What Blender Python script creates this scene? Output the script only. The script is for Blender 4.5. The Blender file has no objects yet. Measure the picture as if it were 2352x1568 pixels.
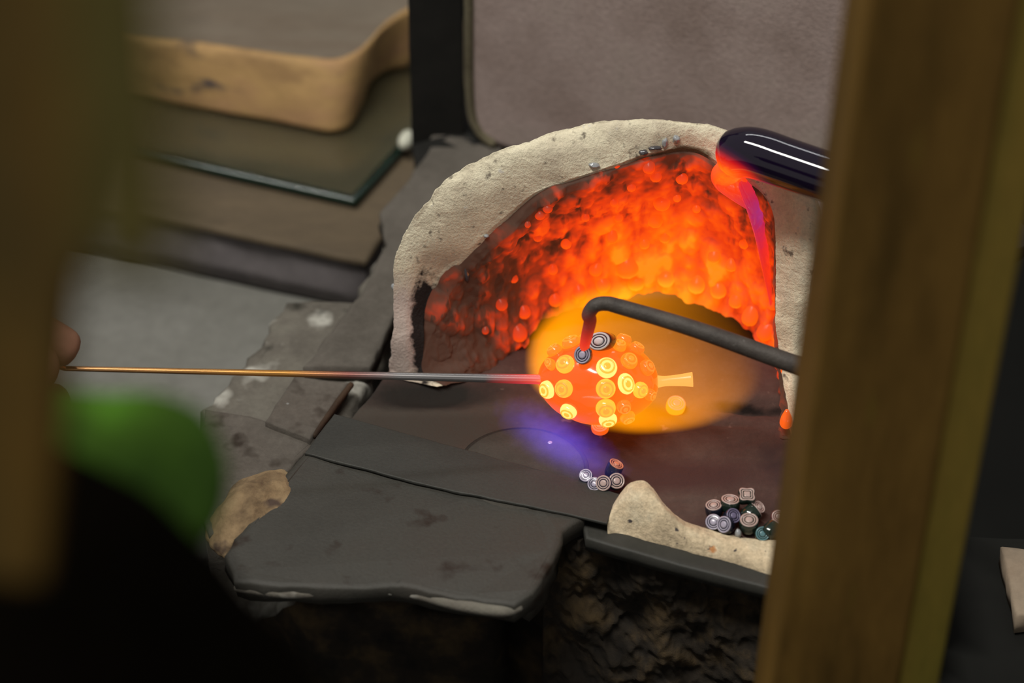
import bpy, bmesh, math, random
from mathutils import Vector, Matrix, noise, Quaternion
from mathutils.bvhtree import BVHTree
random.seed(7)
SC = bpy.context.scene
COL = SC.collection
MM = 0.001
# ------------------------------------------------------------------ camera, world, lights, exposure
PITCH = math.radians(38.0)
DIST = 1000.0                      # mm
LENS = 100.0
FPX = LENS / 36.0 * 2352
cam_d = bpy.data.cameras.new('camera')
cam = bpy.data.objects.new('camera', cam_d)
COL.objects.link(cam)
CAMP = Vector((0, -DIST * math.cos(PITCH), DIST * math.sin(PITCH)))
cam.location = CAMP * MM
cam.rotation_euler = (math.radians(90) - PITCH, 0, 0)
cam_d.lens = LENS
cam_d.sensor_width = 36
cam_d.clip_start = 0.01
cam_d.clip_end = 50
cam_d.dof.use_dof = True
cam_d.dof.focus_distance = 0.945
cam_d.dof.aperture_fstop = 6.6
SC.camera = cam
SC.view_settings.view_transform = 'Standard'
SC.view_settings.look = 'None'
SC.view_settings.gamma = 1
SC.view_settings.use_curve_mapping = False
SC.view_settings.exposure = 0.0

w = bpy.data.worlds.new('workshop_air')
SC.world = w
w.use_nodes = True
w.node_tree.nodes['Background'].inputs[0].default_value = (1.0, 0.965, 0.90, 1)
w.node_tree.nodes['Background'].inputs[1].default_value = 0.20


def area(name, loc, target, sx, sy, power, col=(1, 1, 1)):
    d = bpy.data.lights.new(name, 'AREA')
    d.shape = 'RECTANGLE'
    d.size = sx
    d.size_y = sy
    d.energy = power
    d.color = col
    o = bpy.data.objects.new(name, d)
    COL.objects.link(o)
    o.location = loc
    q = (Vector(target) - Vector(loc)).to_track_quat('-Z', 'Y')
    o.rotation_euler = q.to_euler()
    return o


area('ceiling_lamp', (-0.5, -0.50, 1.9), (0, 0, 0), 1.5, 0.14, 42, (1.0, 0.97, 0.90))
# two fluorescent tubes: one behind and above the furnace, one low in front
t1 = area('fluorescent_tube', (0.1, 1.15, 1.75), (0.08, 0, 0.08), 1.3, 0.04, 4.0, (0.97, 0.98, 1.0))
t2 = area('fluorescent_tube', (0.3, -2.3, 0.28), (0.08, 0, 0.08), 1.6, 0.014, 1.6, (1.0, 0.97, 0.92))

# ------------------------------------------------------------------ helpers
FWD = Vector((0, math.cos(PITCH), -math.sin(PITCH)))
UPV = Vector((0, math.sin(PITCH), math.cos(PITCH)))


def ray(px, py):
    return FWD + Vector((1, 0, 0)) * ((px - 1176) / FPX) - UPV * ((py - 784) / FPX)


def PZ(px, py, z=0.0):
    d = ray(px, py)
    return CAMP + d * ((z - CAMP.z) / d.z)


def PY(px, py, y=0.0):
    d = ray(px, py)
    return CAMP + d * ((y - CAMP.y) / d.y)


def PD(px, py, depth):
    return CAMP + ray(px, py) * depth


WL = {}


def reg(o, name, loc, parent):
    o.name = name
    COL.objects.link(o)
    o.rotation_mode = 'QUATERNION'
    WL[o.name] = Vector(loc)
    if parent is not None:
        o.parent = parent
        o.location = (Vector(loc) - WL[parent.name]) * MM
    else:
        o.location = Vector(loc) * MM
    return o


def tag(o, label=None, cat=None, group=None, kind=None):
    if label: o['label'] = label
    if cat: o['category'] = cat
    if group: o['group'] = group
    if kind: o['kind'] = kind
    return o


def empty(name, loc, label=None, cat=None, group=None):
    o = bpy.data.objects.new(name, None)
    o.empty_display_size = 0.01
    reg(o, name, loc, None)
    return tag(o, label, cat, group)


def mesh(name, vs, fs, mat, parent=None, smooth=True, flat_ngon=True, origin=None):
    vs = [Vector(v) for v in vs]
    lo = Vector((min(v.x for v in vs), min(v.y for v in vs), min(v.z for v in vs)))
    hi = Vector((max(v.x for v in vs), max(v.y for v in vs), max(v.z for v in vs)))
    og = Vector(origin) if origin is not None else Vector(((lo.x + hi.x) / 2, (lo.y + hi.y) / 2, lo.z))
    me = bpy.data.meshes.new(name)
    me.from_pydata([(v - og) * MM for v in vs], [], fs)
    bm = bmesh.new()
    bm.from_mesh(me)
    bmesh.ops.recalc_face_normals(bm, faces=bm.faces)
    bm.to_mesh(me)
    bm.free()
    for p in me.polygons:
        p.use_smooth = smooth and not (flat_ngon and len(p.vertices) > 4)
    me.materials.append(mat)
    return reg(bpy.data.objects.new(name, me), name, og, parent)


def grid_faces(n, m, closed_n=False, closed_m=False):
    fs = []
    for i in range(n if closed_n else n - 1):
        for j in range(m if closed_m else m - 1):
            a, b = i * m + j, i * m + (j + 1) % m
            c, d = ((i + 1) % n) * m + (j + 1) % m, ((i + 1) % n) * m + j
            fs.append((a, b, c, d))
    return fs


def crom(pts, n, closed=False):
    """Catmull-Rom resampling of a list of vectors to n points (uniform in the key index)."""
    k = len(pts)
    out = []
    for i in range(n):
        u = i / n * k if closed else i / (n - 1) * (k - 1)
        a = int(math.floor(u))
        if not closed: a = min(a, k - 2)
        f = u - a
        g = (lambda j: pts[j % k]) if closed else (lambda j: pts[max(0, min(k - 1, j))])
        p0, p1, p2, p3 = g(a - 1), g(a), g(a + 1), g(a + 2)
        out.append(0.5 * ((2 * p1) + (p2 - p0) * f + (2 * p0 - 5 * p1 + 4 * p2 - p3) * f * f + (3 * p1 - p0 - 3 * p2 + p3) * f ** 3))
    return out


def V3(*a): return Vector(a)


def fbm(p, s, o=3, seed=0):
    return noise.fractal(Vector(p) / s + V3(seed * 7.3, seed * 3.1, seed * 5.7), 1.0, 2.0, o)


def tube(name, path, radii, mat, parent=None, seg=20, n=None, cap_round=True, squash=1.0):
    """A tube through the points of path; radii per key point."""
    path = [Vector(p) for p in path]
    if n:
        rr = [v.x for v in crom([V3(r, 0, 0) for r in radii], n)]
        pp = crom(path, n)
    else:
        rr, pp = list(radii), path
    if cap_round:
        d0 = (pp[0] - pp[1]).normalized(); d1 = (pp[-1] - pp[-2]).normalized()
        st = [(pp[0] + d0 * rr[0] * math.sin(a) * .9, rr[0] * math.cos(a)) for a in (1.45, 1.15, .8, .4)]
        en = [(pp[-1] + d1 * rr[-1] * math.sin(a) * .9, rr[-1] * math.cos(a)) for a in (.4, .8, 1.15, 1.45)]
        pp = [s[0] for s in st] + pp + [e[0] for e in en]
        rr = [s[1] for s in st] + rr + [e[1] for e in en]
    vs = []
    up = V3(0, 0, 1)
    N = len(pp)
    prev = None
    for i in range(N):
        t = (pp[min(i + 1, N - 1)] - pp[max(i - 1, 0)]).normalized()
        if prev is None:
            s = t.cross(up)
            if s.length < 1e-3: s = t.cross(V3(0, 1, 0))
            s.normalize()
        else:
            s = (prev - t * prev.dot(t)).normalized()
        prev = s
        u = s.cross(t)
        for j in range(seg):
            a = 2 * math.pi * j / seg
            vs.append(pp[i] + s * math.cos(a) * rr[i] + u * math.sin(a) * rr[i] * squash)
    fs = grid_faces(N, seg, closed_m=True)
    fs.append(tuple(range(seg)))
    fs.append(tuple((N - 1) * seg + j for j in range(seg)))
    return mesh(name, vs, fs, mat, parent)


def resample_poly(pts, step):
    out = []
    k = len(pts)
    for i in range(k):
        a, b = pts[i], pts[(i + 1) % k]
        n = max(1, int((b - a).length / step))
        for j in range(n): out.append(a.lerp(b, j / n))
    return out


def prism(name, top, thick, mat, parent=None, step=4, jit=.4, inset=1.0, batter=0, seed=0, down=None, waves=None):
    """Block with the outline `top` (world points, mm), rounded arris, chipped outline; thickness straight down (or along `down`)."""
    down = Vector(down) if down else V3(0, 0, -1)
    pts = resample_poly([Vector(p) for p in top], step)
    k = len(pts)
    nrm = V3(0, 0, 0)
    for i in range(k): nrm += pts[i].cross(pts[(i + 1) % k])
    nrm.normalize()
    if nrm.dot(down) > 0: pts.reverse(); nrm = -nrm
    outs = []
    for i in range(k):
        e = (pts[(i + 1) % k] - pts[i - 1]).normalized()
        outs.append(e.cross(nrm).normalized())
    def ring(off, dz, js):
        return [pts[i] + outs[i] * (off + js * jit * fbm(pts[i] + down * dz, 7, 3, seed)) + down * dz
                + nrm * (jit * .25 * fbm(pts[i], 14, 2, seed + 3)) for i in range(k)]
    levels = [ring(-inset * 1.6, 0, .6), ring(-inset * .5, inset * .15, 1), ring(0, inset * .7, 1.1)]
    nl = max(2, int(thick / 6))
    for q in range(1, nl + 1):
        levels.append(ring(batter * q / nl, inset + (thick - inset) * q / nl, 1.3))
    vs = [v for r in levels for v in r]
    fs = grid_faces(len(levels), k, closed_m=True)
    fs.append(tuple(range(k)))
    fs.append(tuple((len(levels) - 1) * k + j for j in range(k)))
    return mesh(name, vs, fs, mat, parent)


def box(name, c, sx, sy, sz, mat, parent=None, rz=0, inset=1.0, jit=0.2, seed=0):
    R = Matrix.Rotation(rz, 3, 'Z')
    c = Vector(c)
    pts = [c + R @ V3(x * sx / 2, y * sy / 2, sz) for x, y in ((-1, -1), (1, -1), (1, 1), (-1, 1))]
    return prism(name, pts, sz, mat, parent, step=max(sx, sy) / 30, jit=jit, inset=inset, seed=seed)


def lump(name, c, r, mat, parent=None, sub=3, amp=.2, fs_=None, scale=(1, 1, 1), seed=0, rot=None):
    bm = bmesh.new()
    bmesh.ops.create_icosphere(bm, subdivisions=sub, radius=1)
    fs_ = fs_ or 1.0
    for v in bm.verts:
        v.co *= 1 + amp * fbm(v.co, fs_, 3, seed)
    vs = [v.co.copy() for v in bm.verts]
    fs = [tuple(v.index for v in f.verts) for f in bm.faces]
    bm.free()
    R = rot.to_matrix() if rot else Matrix.Identity(3)
    c = Vector(c)
    return mesh(name, [c + R @ V3(v.x * r * scale[0], v.y * r * scale[1], v.z * r * scale[2]) for v in vs], fs, mat, parent)


# ------------------------------------------------------------------ materials
def nt(name):
    m = bpy.data.materials.new(name)
    m.use_nodes = True
    t = m.node_tree
    return m, t, t.nodes['Principled BSDF']


def N(t, kind, **kw):
    n = t.nodes.new(kind)
    for k, v in kw.items():
        if k in n.inputs: n.inputs[k].default_value = v
        else: setattr(n, k, v)
    return n


def ramp(t, stops, fac):
    r = t.nodes.new('ShaderNodeValToRGB')
    e = r.color_ramp.elements
    while len(e) > 1: e.remove(e[-1])
    e[0].position = stops[0][0]; e[0].color = (*stops[0][1], 1)
    for p, c in stops[1:]:
        x = e.new(p); x.color = (*c, 1)
    t.links.new(fac, r.inputs[0])
    return r.outputs[0]


def M_(name, cols, scale=60, rough=.85, bump=.5, bscale=500, detail=6, spots=None, metal=0, spec=.3, stretch=None, coat=0, dist=.0006, world=False, grain=(.8, 1.15), alb=1.0):
    """Two- or three-colour mottled surface with fine relief and optional specks: spots=[(colour, scale, threshold, softness)]."""
    m, t, b = nt(name)
    L = t.links.new
    tc = t.nodes.new('ShaderNodeTexCoord')
    src = tc.outputs['Object']
    if stretch:
        mp = N(t, 'ShaderNodeMapping'); mp.inputs['Scale'].default_value = stretch[0]; mp.inputs['Rotation'].default_value = stretch[1]
        L(src, mp.inputs[0]); src = mp.outputs[0]
    n1 = N(t, 'ShaderNodeTexNoise', Scale=scale, Detail=detail, Roughness=.62)
    L(src, n1.inputs['Vector'])
    cols = [tuple(min(.92, v * alb) for v in q) for q in cols]
    k = len(cols)
    c = ramp(t, [(.3 + .4 * i / (k - 1), cols[i]) for i in range(k)], n1.outputs[0])
    n3 = N(t, 'ShaderNodeTexNoise', Scale=bscale, Detail=4, Roughness=.7)
    L(src, n3.inputs['Vector'])
    g = ramp(t, [(.3, (grain[0],) * 3), (.7, (1, 1, 1))], n3.outputs[0])
    mx = N(t, 'ShaderNodeMix', data_type='RGBA', blend_type='MULTIPLY', clamp_factor=True); mx.inputs[0].default_value = 1
    L(c, mx.inputs[6]); L(g, mx.inputs[7]); c = mx.outputs[2]
    for q, sp in enumerate(spots or ()):
        col, sc_, th, so = sp
        n2 = N(t, 'ShaderNodeTexNoise', noise_dimensions='4D', Scale=sc_, Detail=3, W=q * 3.7)
        L(src, n2.inputs['Vector'])
        f = ramp(t, [(th - so, (0, 0, 0)), (th + so, (1, 1, 1))], n2.outputs[0])
        mx = N(t, 'ShaderNodeMix', data_type='RGBA'); L(f, mx.inputs[0]); L(c, mx.inputs[6]); mx.inputs[7].default_value = (*col, 1)
        c = mx.outputs[2]
    L(c, b.inputs['Base Color'])
    b.inputs['Roughness'].default_value = rough
    b.inputs['Metallic'].default_value = metal
    b.inputs['Specular IOR Level'].default_value = spec
    b.inputs['Coat Weight'].default_value = coat
    if bump:
        bp = N(t, 'ShaderNodeBump', Strength=bump, Distance=dist)
        ad = N(t, 'ShaderNodeMath', operation='ADD'); L(n3.outputs[0], ad.inputs[0]); L(n1.outputs[0], ad.inputs[1])
        L(ad.outputs[0], bp.inputs['Height']); L(bp.outputs[0], b.inputs['Normal'])
    return m


def glow(name, base, em, strength=1.0, rough=.15, spec=.5):
    m, t, b = nt(name)
    b.inputs['Base Color'].default_value = (*base, 1)
    b.inputs['Roughness'].default_value = rough
    b.inputs['Specular IOR Level'].default_value = spec
    b.inputs['Emission Color'].default_value = (*em, 1)
    b.inputs['Emission Strength'].default_value = strength
    return m


def hot_material(name, centre, radii, stops, base, rough=.35, nz=.35, nscale=90, spec=.5, fine=.15, detail=4, stretch=(1, 1, 1), face=0, ash=False):
    """Incandescent glass: heat falls off in space from a hot centre (mm) and varies with lumps of glass."""
    m, t, b = nt(name)
    L = t.links.new
    g = t.nodes.new('ShaderNodeNewGeometry')
    s = N(t, 'ShaderNodeVectorMath', operation='SUBTRACT'); L(g.outputs['Position'], s.inputs[0]); s.inputs[1].default_value = Vector(centre) * MM
    d = N(t, 'ShaderNodeVectorMath', operation='DIVIDE'); L(s.outputs[0], d.inputs[0]); d.inputs[1].default_value = Vector(radii) * MM
    l = N(t, 'ShaderNodeVectorMath', operation='LENGTH'); L(d.outputs[0], l.inputs[0])
    inv = N(t, 'ShaderNodeMath', operation='SUBTRACT'); inv.inputs[0].default_value = 1; L(l.outputs['Value'], inv.inputs[1])
    acc = inv.outputs[0]
    if face:   # glass that faces the flame is hotter
        nd = N(t, 'ShaderNodeVectorMath', operation='NORMALIZE'); L(s.outputs[0], nd.inputs[0])
        dp = N(t, 'ShaderNodeVectorMath', operation='DOT_PRODUCT'); L(g.outputs['Normal'], dp.inputs[0]); dp.inputs[1].default_value = (0, -.35, -.94)
        x = N(t, 'ShaderNodeMath', operation='MULTIPLY_ADD'); L(dp.outputs['Value'], x.inputs[0]); x.inputs[1].default_value = face; L(acc, x.inputs[2])
        acc = x.outputs[0]
    if ash:    # thick glass holds more heat
        ta = N(t, 'ShaderNodeAttribute', attribute_name='thickness')
        x = N(t, 'ShaderNodeMath', operation='MULTIPLY_ADD'); L(ta.outputs['Fac'], x.inputs[0]); x.inputs[1].default_value = .15; x.inputs[2].default_value = -.18
        a = N(t, 'ShaderNodeMath', operation='ADD'); L(acc, a.inputs[0]); L(x.outputs[0], a.inputs[1]); acc = a.outputs[0]
    mp = N(t, 'ShaderNodeMapping'); mp.inputs['Scale'].default_value = stretch; L(g.outputs['Position'], mp.inputs[0])
    if ash:    # cooler ash-covered patches, mostly away from the heat
        n = N(t, 'ShaderNodeTexNoise', Scale=150, Detail=3, Roughness=.6); L(mp.outputs[0], n.inputs['Vector'])
        rr = ramp(t, [(.56, (0, 0, 0)), (.70, (.42, .42, .42))], n.outputs[0])
        x = N(t, 'ShaderNodeMath', operation='MULTIPLY'); L(rr, x.inputs[0]); L(l.outputs['Value'], x.inputs[1])
        a = N(t, 'ShaderNodeMath', operation='SUBTRACT'); L(acc, a.inputs[0]); L(x.outputs[0], a.inputs[1]); acc = a.outputs[0]
    for sc_, am in ((nscale, nz), (nscale * 4, fine)):
        n = N(t, 'ShaderNodeTexNoise', Scale=sc_, Detail=detail, Roughness=.5); L(mp.outputs[0], n.inputs['Vector'])
        x = N(t, 'ShaderNodeMath', operation='MULTIPLY_ADD'); L(n.outputs[0], x.inputs[0]); x.inputs[1].default_value = am * 2; x.inputs[2].default_value = -am
        a = N(t, 'ShaderNodeMath', operation='ADD'); L(acc, a.inputs[0]); L(x.outputs[0], a.inputs[1]); acc = a.outputs[0]
    L(ramp(t, stops, acc), b.inputs['Emission Color'])
    b.inputs['Emission Strength'].default_value = 1
    b.inputs['Base Color'].default_value = (*base, 1)
    b.inputs['Roughness'].default_value = rough
    b.inputs['Specular IOR Level'].default_value = spec
    bp = N(t, 'ShaderNodeBump', Strength=.4, Distance=.0006)
    L(n.outputs[0], bp.inputs['Height']); L(bp.outputs[0], b.inputs['Normal'])
    return m


m_clay = M_('pale_fireclay', [(.42, .36, .27), (.60, .54, .40), (.68, .63, .48)], 45, .95, 1.0, 950, grain=(.80, 1.3),
            spots=[((.20, .17, .13), 260, .66, .04), ((.62, .58, .5), 300, .70, .03)], alb=1.32)
m_brick = M_('pale_firebrick', [(.38, .30, .20), (.60, .48, .32), (.66, .58, .42)], 70, .95, .8, 800, grain=(.6, 1.2),
             spots=[((.16, .05, .03), 150, .70, .02), ((.07, .06, .06), 330, .67, .02), ((.5, .22, .08), 120, .72, .02)], alb=1.2)
m_floor = M_('scorched_hearth_stone', [(.060, .030, .026), (.105, .056, .046), (.13, .085, .07)], 35, .9, .6, 500,
             spots=[((.19, .13, .11), 190, .72, .05), ((.035, .02, .02), 40, .64, .06)], alb=0.62)
m_slab = M_('grey_slate', [(.060, .056, .046), (.078, .073, .060), (.080, .068, .055)], 22, .6, .35, 900,
           spots=[((.016, .009, .005), 85, .66, .05), ((.010, .009, .007), 130, .72, .03)], spec=.35, alb=0.52)
m_plate = M_('grey_steel_plate', [(.054, .054, .047), (.074, .073, .063)], 30, .6, .3, 900,
            spots=[((.03, .03, .028), 130, .73, .02), ((.2, .2, .19), 240, .76, .02)], spec=.4, metal=.2, alb=0.62)
m_concrete = M_('weathered_concrete', [(.075, .066, .055), (.12, .108, .09), (.15, .14, .115)], 40, .95, .8, 350,
                spots=[((.36, .35, .31), 55, .60, .05), ((.03, .028, .022), 50, .64, .04)], alb=1.1)
m_darkstone = M_('brown_grey_stone', [(.075, .063, .052), (.105, .092, .078)], 50, .9, .6, 400,
                 spots=[((.03, .022, .016), 60, .66, .04), ((.20, .2, .19), 200, .74, .02)], alb=1.1)
m_gold = M_('sandy_rock', [(.07, .045, .025), (.19, .13, .07), (.25, .18, .10)], 70, .95, 1.0, 380,
            spots=[((.06, .04, .03), 90, .62, .05)], alb=1.25)
m_tile = M_('pinkish_grey_fireclay', [(.22, .165, .145), (.30, .235, .215), (.29, .24, .21)], 18, .95, .5, 500,
            spots=[((.15, .075, .05), 45, .73, .04), ((.07, .055, .05), 110, .76, .03)], alb=1.2)
m_tile_edge = M_('olive_clay_edge', [(.09, .075, .045), (.16, .14, .09)], 40, .95, .4, 400)  # olive tone along the left bevel of the fireclay slab
m_black = M_('blackened_steel', [(.006, .006, .005), (.013, .012, .010)], 60, .75, .2, 500)
m_poker = M_('scaled_steel', [(.050, .040, .034), (.105, .088, .075)], 160, .6, .6, 1200, metal=.1, spec=.4, dist=.0003,
             spots=[((.11, .10, .09), 700, .68, .05)], alb=0.8)
m_burner = M_('burner_cap', [(.075, .068, .055), (.105, .095, .080)], 120, .9, .5, 1300, alb=0.62)
m_rim = M_('dark_burner_rim', [(.012, .011, .010), (.03, .027, .022)], 200, .6, .2, 900)
m_wood = M_('old_wood', [(.14, .105, .075), (.18, .15, .115)], 12, .75, .3, 150, stretch=((1, 5, 5), (0, 0, -.4)),
            spots=[((.07, .06, .055), 22, .70, .05)])
m_woodface = M_('worn_orange_wood', [(.19, .11, .05), (.34, .21, .085), (.30, .17, .085)], 22, .7, .3, 150, stretch=((1, 1, 3), (0, 0, 0)),
                spots=[((.06, .05, .055), 26, .68, .04)], alb=1.25)
m_bench = M_('brown_bench_wood', [(.11, .082, .052), (.17, .125, .075)], 15, .8, .3, 150, stretch=((1, 4, 4), (0, 0, -.4)), alb=0.75)
m_benchface = M_('purple_grey_edge', [(.070, .062, .064), (.098, .088, .090)], 20, .85, .2, 150, alb=2.0)
m_ground = M_('pale_grey_stone', [(.21, .205, .18), (.27, .265, .24)], 14, .9, .2, 150, alb=0.67)
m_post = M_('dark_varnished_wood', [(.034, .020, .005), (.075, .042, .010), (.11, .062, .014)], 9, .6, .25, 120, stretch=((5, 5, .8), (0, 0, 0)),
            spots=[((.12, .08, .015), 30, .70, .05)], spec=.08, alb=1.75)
m_postside = M_('lit_post_edge', [(.12, .095, .012), (.19, .12, .02)], 8, .6, .2, 120, stretch=((5, 5, .8), (0, 0, 0)), alb=1.2)  # lit side face of the post, its brightness put into the colour
m_olive = M_('olive_wood', [(.035, .030, .010), (.055, .045, .014)], 8, .8, .1, 100, spec=0, alb=0.9)
m_leftpost = M_('near_brown_wood', [(.020, .017, .008), (.058, .033, .008)], 9, .8, .1, 100, spec=0, stretch=((3, 3, 1), (0, 0, 0)), alb=1.4)
m_crust = M_('dark_crust', [(.005, .004, .003), (.028, .020, .012), (.10, .065, .028)], 60, .9, .8, 300, alb=0.7)  # brown-black mottle for the slag crust and the lower blocks
m_void = M_('dark_floor', [(.004, .004, .003), (.010, .010, .008)], 8, .95, 0, 50)
m_wall = M_('dim_wall', [(.05, .05, .045), (.08, .08, .07)], 3, .95, 0, 50)
m_skin = M_('skin', [(.30, .14, .09), (.38, .19, .13)], 30, .55, .2, 300)
m_green = M_('green_cloth', [(.004, .010, .002), (.016, .035, .004), (.035, .10, .008)], 22, .9, .2, 400, spec=.05, alb=2.0)
m_apron = M_('black_cloth', [(.0010, .0009, .0007), (.003, .0022, .0014)], 6, .95, .1, 200, spec=0)
m_white = M_('white_glaze', [(.55, .55, .45), (.6, .6, .5)], 60, .5, .1, 300)
m_pale = M_('pale_stone', [(.32, .24, .17), (.42, .34, .25)], 30, .9, .2, 300, alb=0.9)


def flat(name, c, rough=.2, spec=.5, em=None, es=0):
    return glow(name, c, em or (0, 0, 0), es, rough, spec)


m_mur_dark = flat('dark_green_glass', (.012, .022, .016), .12, .6)
m_mur_blue = flat('dark_blue_glass', (.012, .014, .026), .12, .6)
m_mur_white = flat('pale_pink_glass', (.42, .31, .28), .2, .5)
m_mur_lilac = flat('pale_lilac_glass', (.34, .31, .39), .2, .5)
m_mur_rose = flat('rose_brown_glass', (.16, .06, .055), .2, .5)
m_hotY = glow('yellow_hot_glass', (.1, .05, .01), (1.0, .50, .045), 1.05, .15, .6)
m_hotY2 = glow('whitish_yellow_hot_glass', (.1, .06, .02), (1.0, .78, .20), 1.15, .15, .6)
m_hotO = glow('orange_hot_glass', (.1, .03, .01), (1.0, .24, .012), 1.0, .15, .6)
m_hotR = glow('red_hot_glass', (.1, .02, .01), (.95, .115, .006), 1.0, .12, .6)
m_hotP = glow('pinkish_hot_glass', (.1, .04, .03), (1.0, .22, .10), .95, .15, .6)
m_stub = glow('peach_hot_glass', (.1, .04, .01), (1.0, .44, .10), 1.0, .3, .4)

# ------------------------------------------------------------------ large structure
fl = mesh('floor', [V3(-2500, -2500, -700), V3(2500, -2500, -700), V3(2500, 2500, -700), V3(-2500, 2500, -700),
                    V3(-2500, -2500, -720), V3(2500, -2500, -720), V3(2500, 2500, -720), V3(-2500, 2500, -720)],
          [(0, 1, 2, 3), (4, 5, 6, 7), (0, 1, 5, 4), (1, 2, 6, 5), (2, 3, 7, 6), (3, 0, 4, 7)], m_void)
tag(fl, kind='structure')
wb = mesh('wall_back', [V3(-2500, 1500, -720), V3(2500, 1500, -720), V3(2500, 1500, 1200), V3(-2500, 1500, 1200),
                        V3(-2500, 1600, -720), V3(2500, 1600, -720), V3(2500, 1600, 1200), V3(-2500, 1600, 1200)],
          [(0, 1, 2, 3), (4, 5, 6, 7), (0, 1, 5, 4), (1, 2, 6, 5), (2, 3, 7, 6), (3, 0, 4, 7)], m_wall)
tag(wb, kind='structure')

def stain_or_shade(m, c, rad, lo, hi, nscale, namp, col):
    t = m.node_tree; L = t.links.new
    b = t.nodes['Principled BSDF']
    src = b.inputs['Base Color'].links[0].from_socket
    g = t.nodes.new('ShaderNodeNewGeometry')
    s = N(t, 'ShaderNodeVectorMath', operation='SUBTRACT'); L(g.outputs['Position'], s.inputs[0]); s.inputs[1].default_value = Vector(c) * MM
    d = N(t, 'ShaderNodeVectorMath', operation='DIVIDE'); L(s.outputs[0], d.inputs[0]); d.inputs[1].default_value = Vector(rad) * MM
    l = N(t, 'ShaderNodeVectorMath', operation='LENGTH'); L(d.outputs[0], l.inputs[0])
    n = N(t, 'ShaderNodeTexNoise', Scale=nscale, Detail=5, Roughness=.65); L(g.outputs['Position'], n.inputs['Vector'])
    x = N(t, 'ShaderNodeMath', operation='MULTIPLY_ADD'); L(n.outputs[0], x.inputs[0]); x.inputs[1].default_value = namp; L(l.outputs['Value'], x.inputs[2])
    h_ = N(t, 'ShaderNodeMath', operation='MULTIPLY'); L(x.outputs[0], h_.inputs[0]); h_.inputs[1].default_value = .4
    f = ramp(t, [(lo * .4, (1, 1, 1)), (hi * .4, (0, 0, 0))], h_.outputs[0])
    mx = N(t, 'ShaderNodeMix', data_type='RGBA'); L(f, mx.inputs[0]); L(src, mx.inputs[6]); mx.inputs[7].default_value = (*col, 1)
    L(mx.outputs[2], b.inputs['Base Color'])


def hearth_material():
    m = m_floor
    stain_or_shade(m, PZ(930, 985), (42, 24, 9), .9, 1.5, 60, .7, (.048, .040, .032))     # greyish ash at the left
    stain_or_shade(m, PZ(975, 900), (24, 8, 9), 1.0, 1.7, 90, .7, (.012, .010, .008))      # shade around the left foot, painted into the stone colour
    stain_or_shade(m, PZ(1740, 926), (19, 2.0, 8), .9, 1.4, 200, .8, (.008, .005, .004))    # the crack
    stain_or_shade(m, PZ(1540, 1090), (40, 9, 9), .9, 1.6, 40, .8, (.045, .020, .018))
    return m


# hearth floor: height field with a crack and a hollow in front of the left foot
def hearth():
    c0, c1 = PZ(845, 845), PZ(1000, 700)
    nx, ny = 240, 220
    x0, x1, y0, y1 = -62, 138, -118, 118
    def hgt(x, y):
        z = .5 * fbm((x, y, 0), 22, 4, 1) + .18 * fbm((x, y, 5), 5, 3, 2)
        # crack running right at py ~ 925
        a, b = PZ(1600, 938), PZ(1830, 925)
        u = (x - a.x) / (b.x - a.x)
        yc = a.y + (b.y - a.y) * u + 1.0 * fbm((x, 0, 3), 12, 3, 4)
        wdt = .6 + 3.0 * min(1, max(0, u * 1.6))
        if u > 0: z -= 5 * math.exp(-((y - yc) / wdt) ** 2) * min(1, u * 3)
        # second shallow ridge
        a, b = PZ(1560, 968), PZ(1760, 975)
        u = (x - a.x) / (b.x - a.x)
        yc = a.y + (b.y - a.y) * u + 1.5 * fbm((x, 0, 9), 15, 3, 5)
        if 0 < u < 1.3: z -= 1.0 * math.exp(-((y - yc) / 1.3) ** 2) * math.sin(min(1, u) * math.pi)
        # hollow by the left foot
        h = PZ(985, 905)
        z -= 4.5 * math.exp(-(((x - h.x) / 16) ** 2 + ((y - h.y) / 6) ** 2))
        return z
    vs = []
    for i in range(nx):
        for j in range(ny):
            x = x0 + (x1 - x0) * i / (nx - 1); y = y0 + (y1 - y0) * j / (ny - 1)
            # left side is cut along the stone bar's direction
            fa, fb = PZ(700, 1000, 0), PZ(1830, 1268, 0)
            yf = fa.y + (fb.y - fa.y) * (x - fa.x) / (fb.x - fa.x)
            y = yf + (y1 - yf) * j / (ny - 1)
            xl = -47 + (y + 26) * .45
            x = xl + (x1 - xl) * i / (nx - 1)
            vs.append(V3(x, y, hgt(x, y)))
    fs = grid_faces(nx, ny)
    b = len(vs)
    edge = [i * ny for i in range(nx)] + [(nx - 1) * ny + j for j in range(1, ny)] + [i * ny + ny - 1 for i in range(nx - 2, -1, -1)] + [j for j in range(ny - 2, 0, -1)]
    for e in edge: vs.append(V3(vs[e].x, vs[e].y, -18))
    k = len(edge)
    for i in range(k): fs.append((edge[i], edge[(i + 1) % k], b + (i + 1) % k, b + i))
    fs.append(tuple(b + i for i in range(k)))
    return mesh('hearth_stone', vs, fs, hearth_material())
tag(hearth(), 'reddish brown scorched hearth stone with a dark crack under the glowing bead', 'stone')

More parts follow.
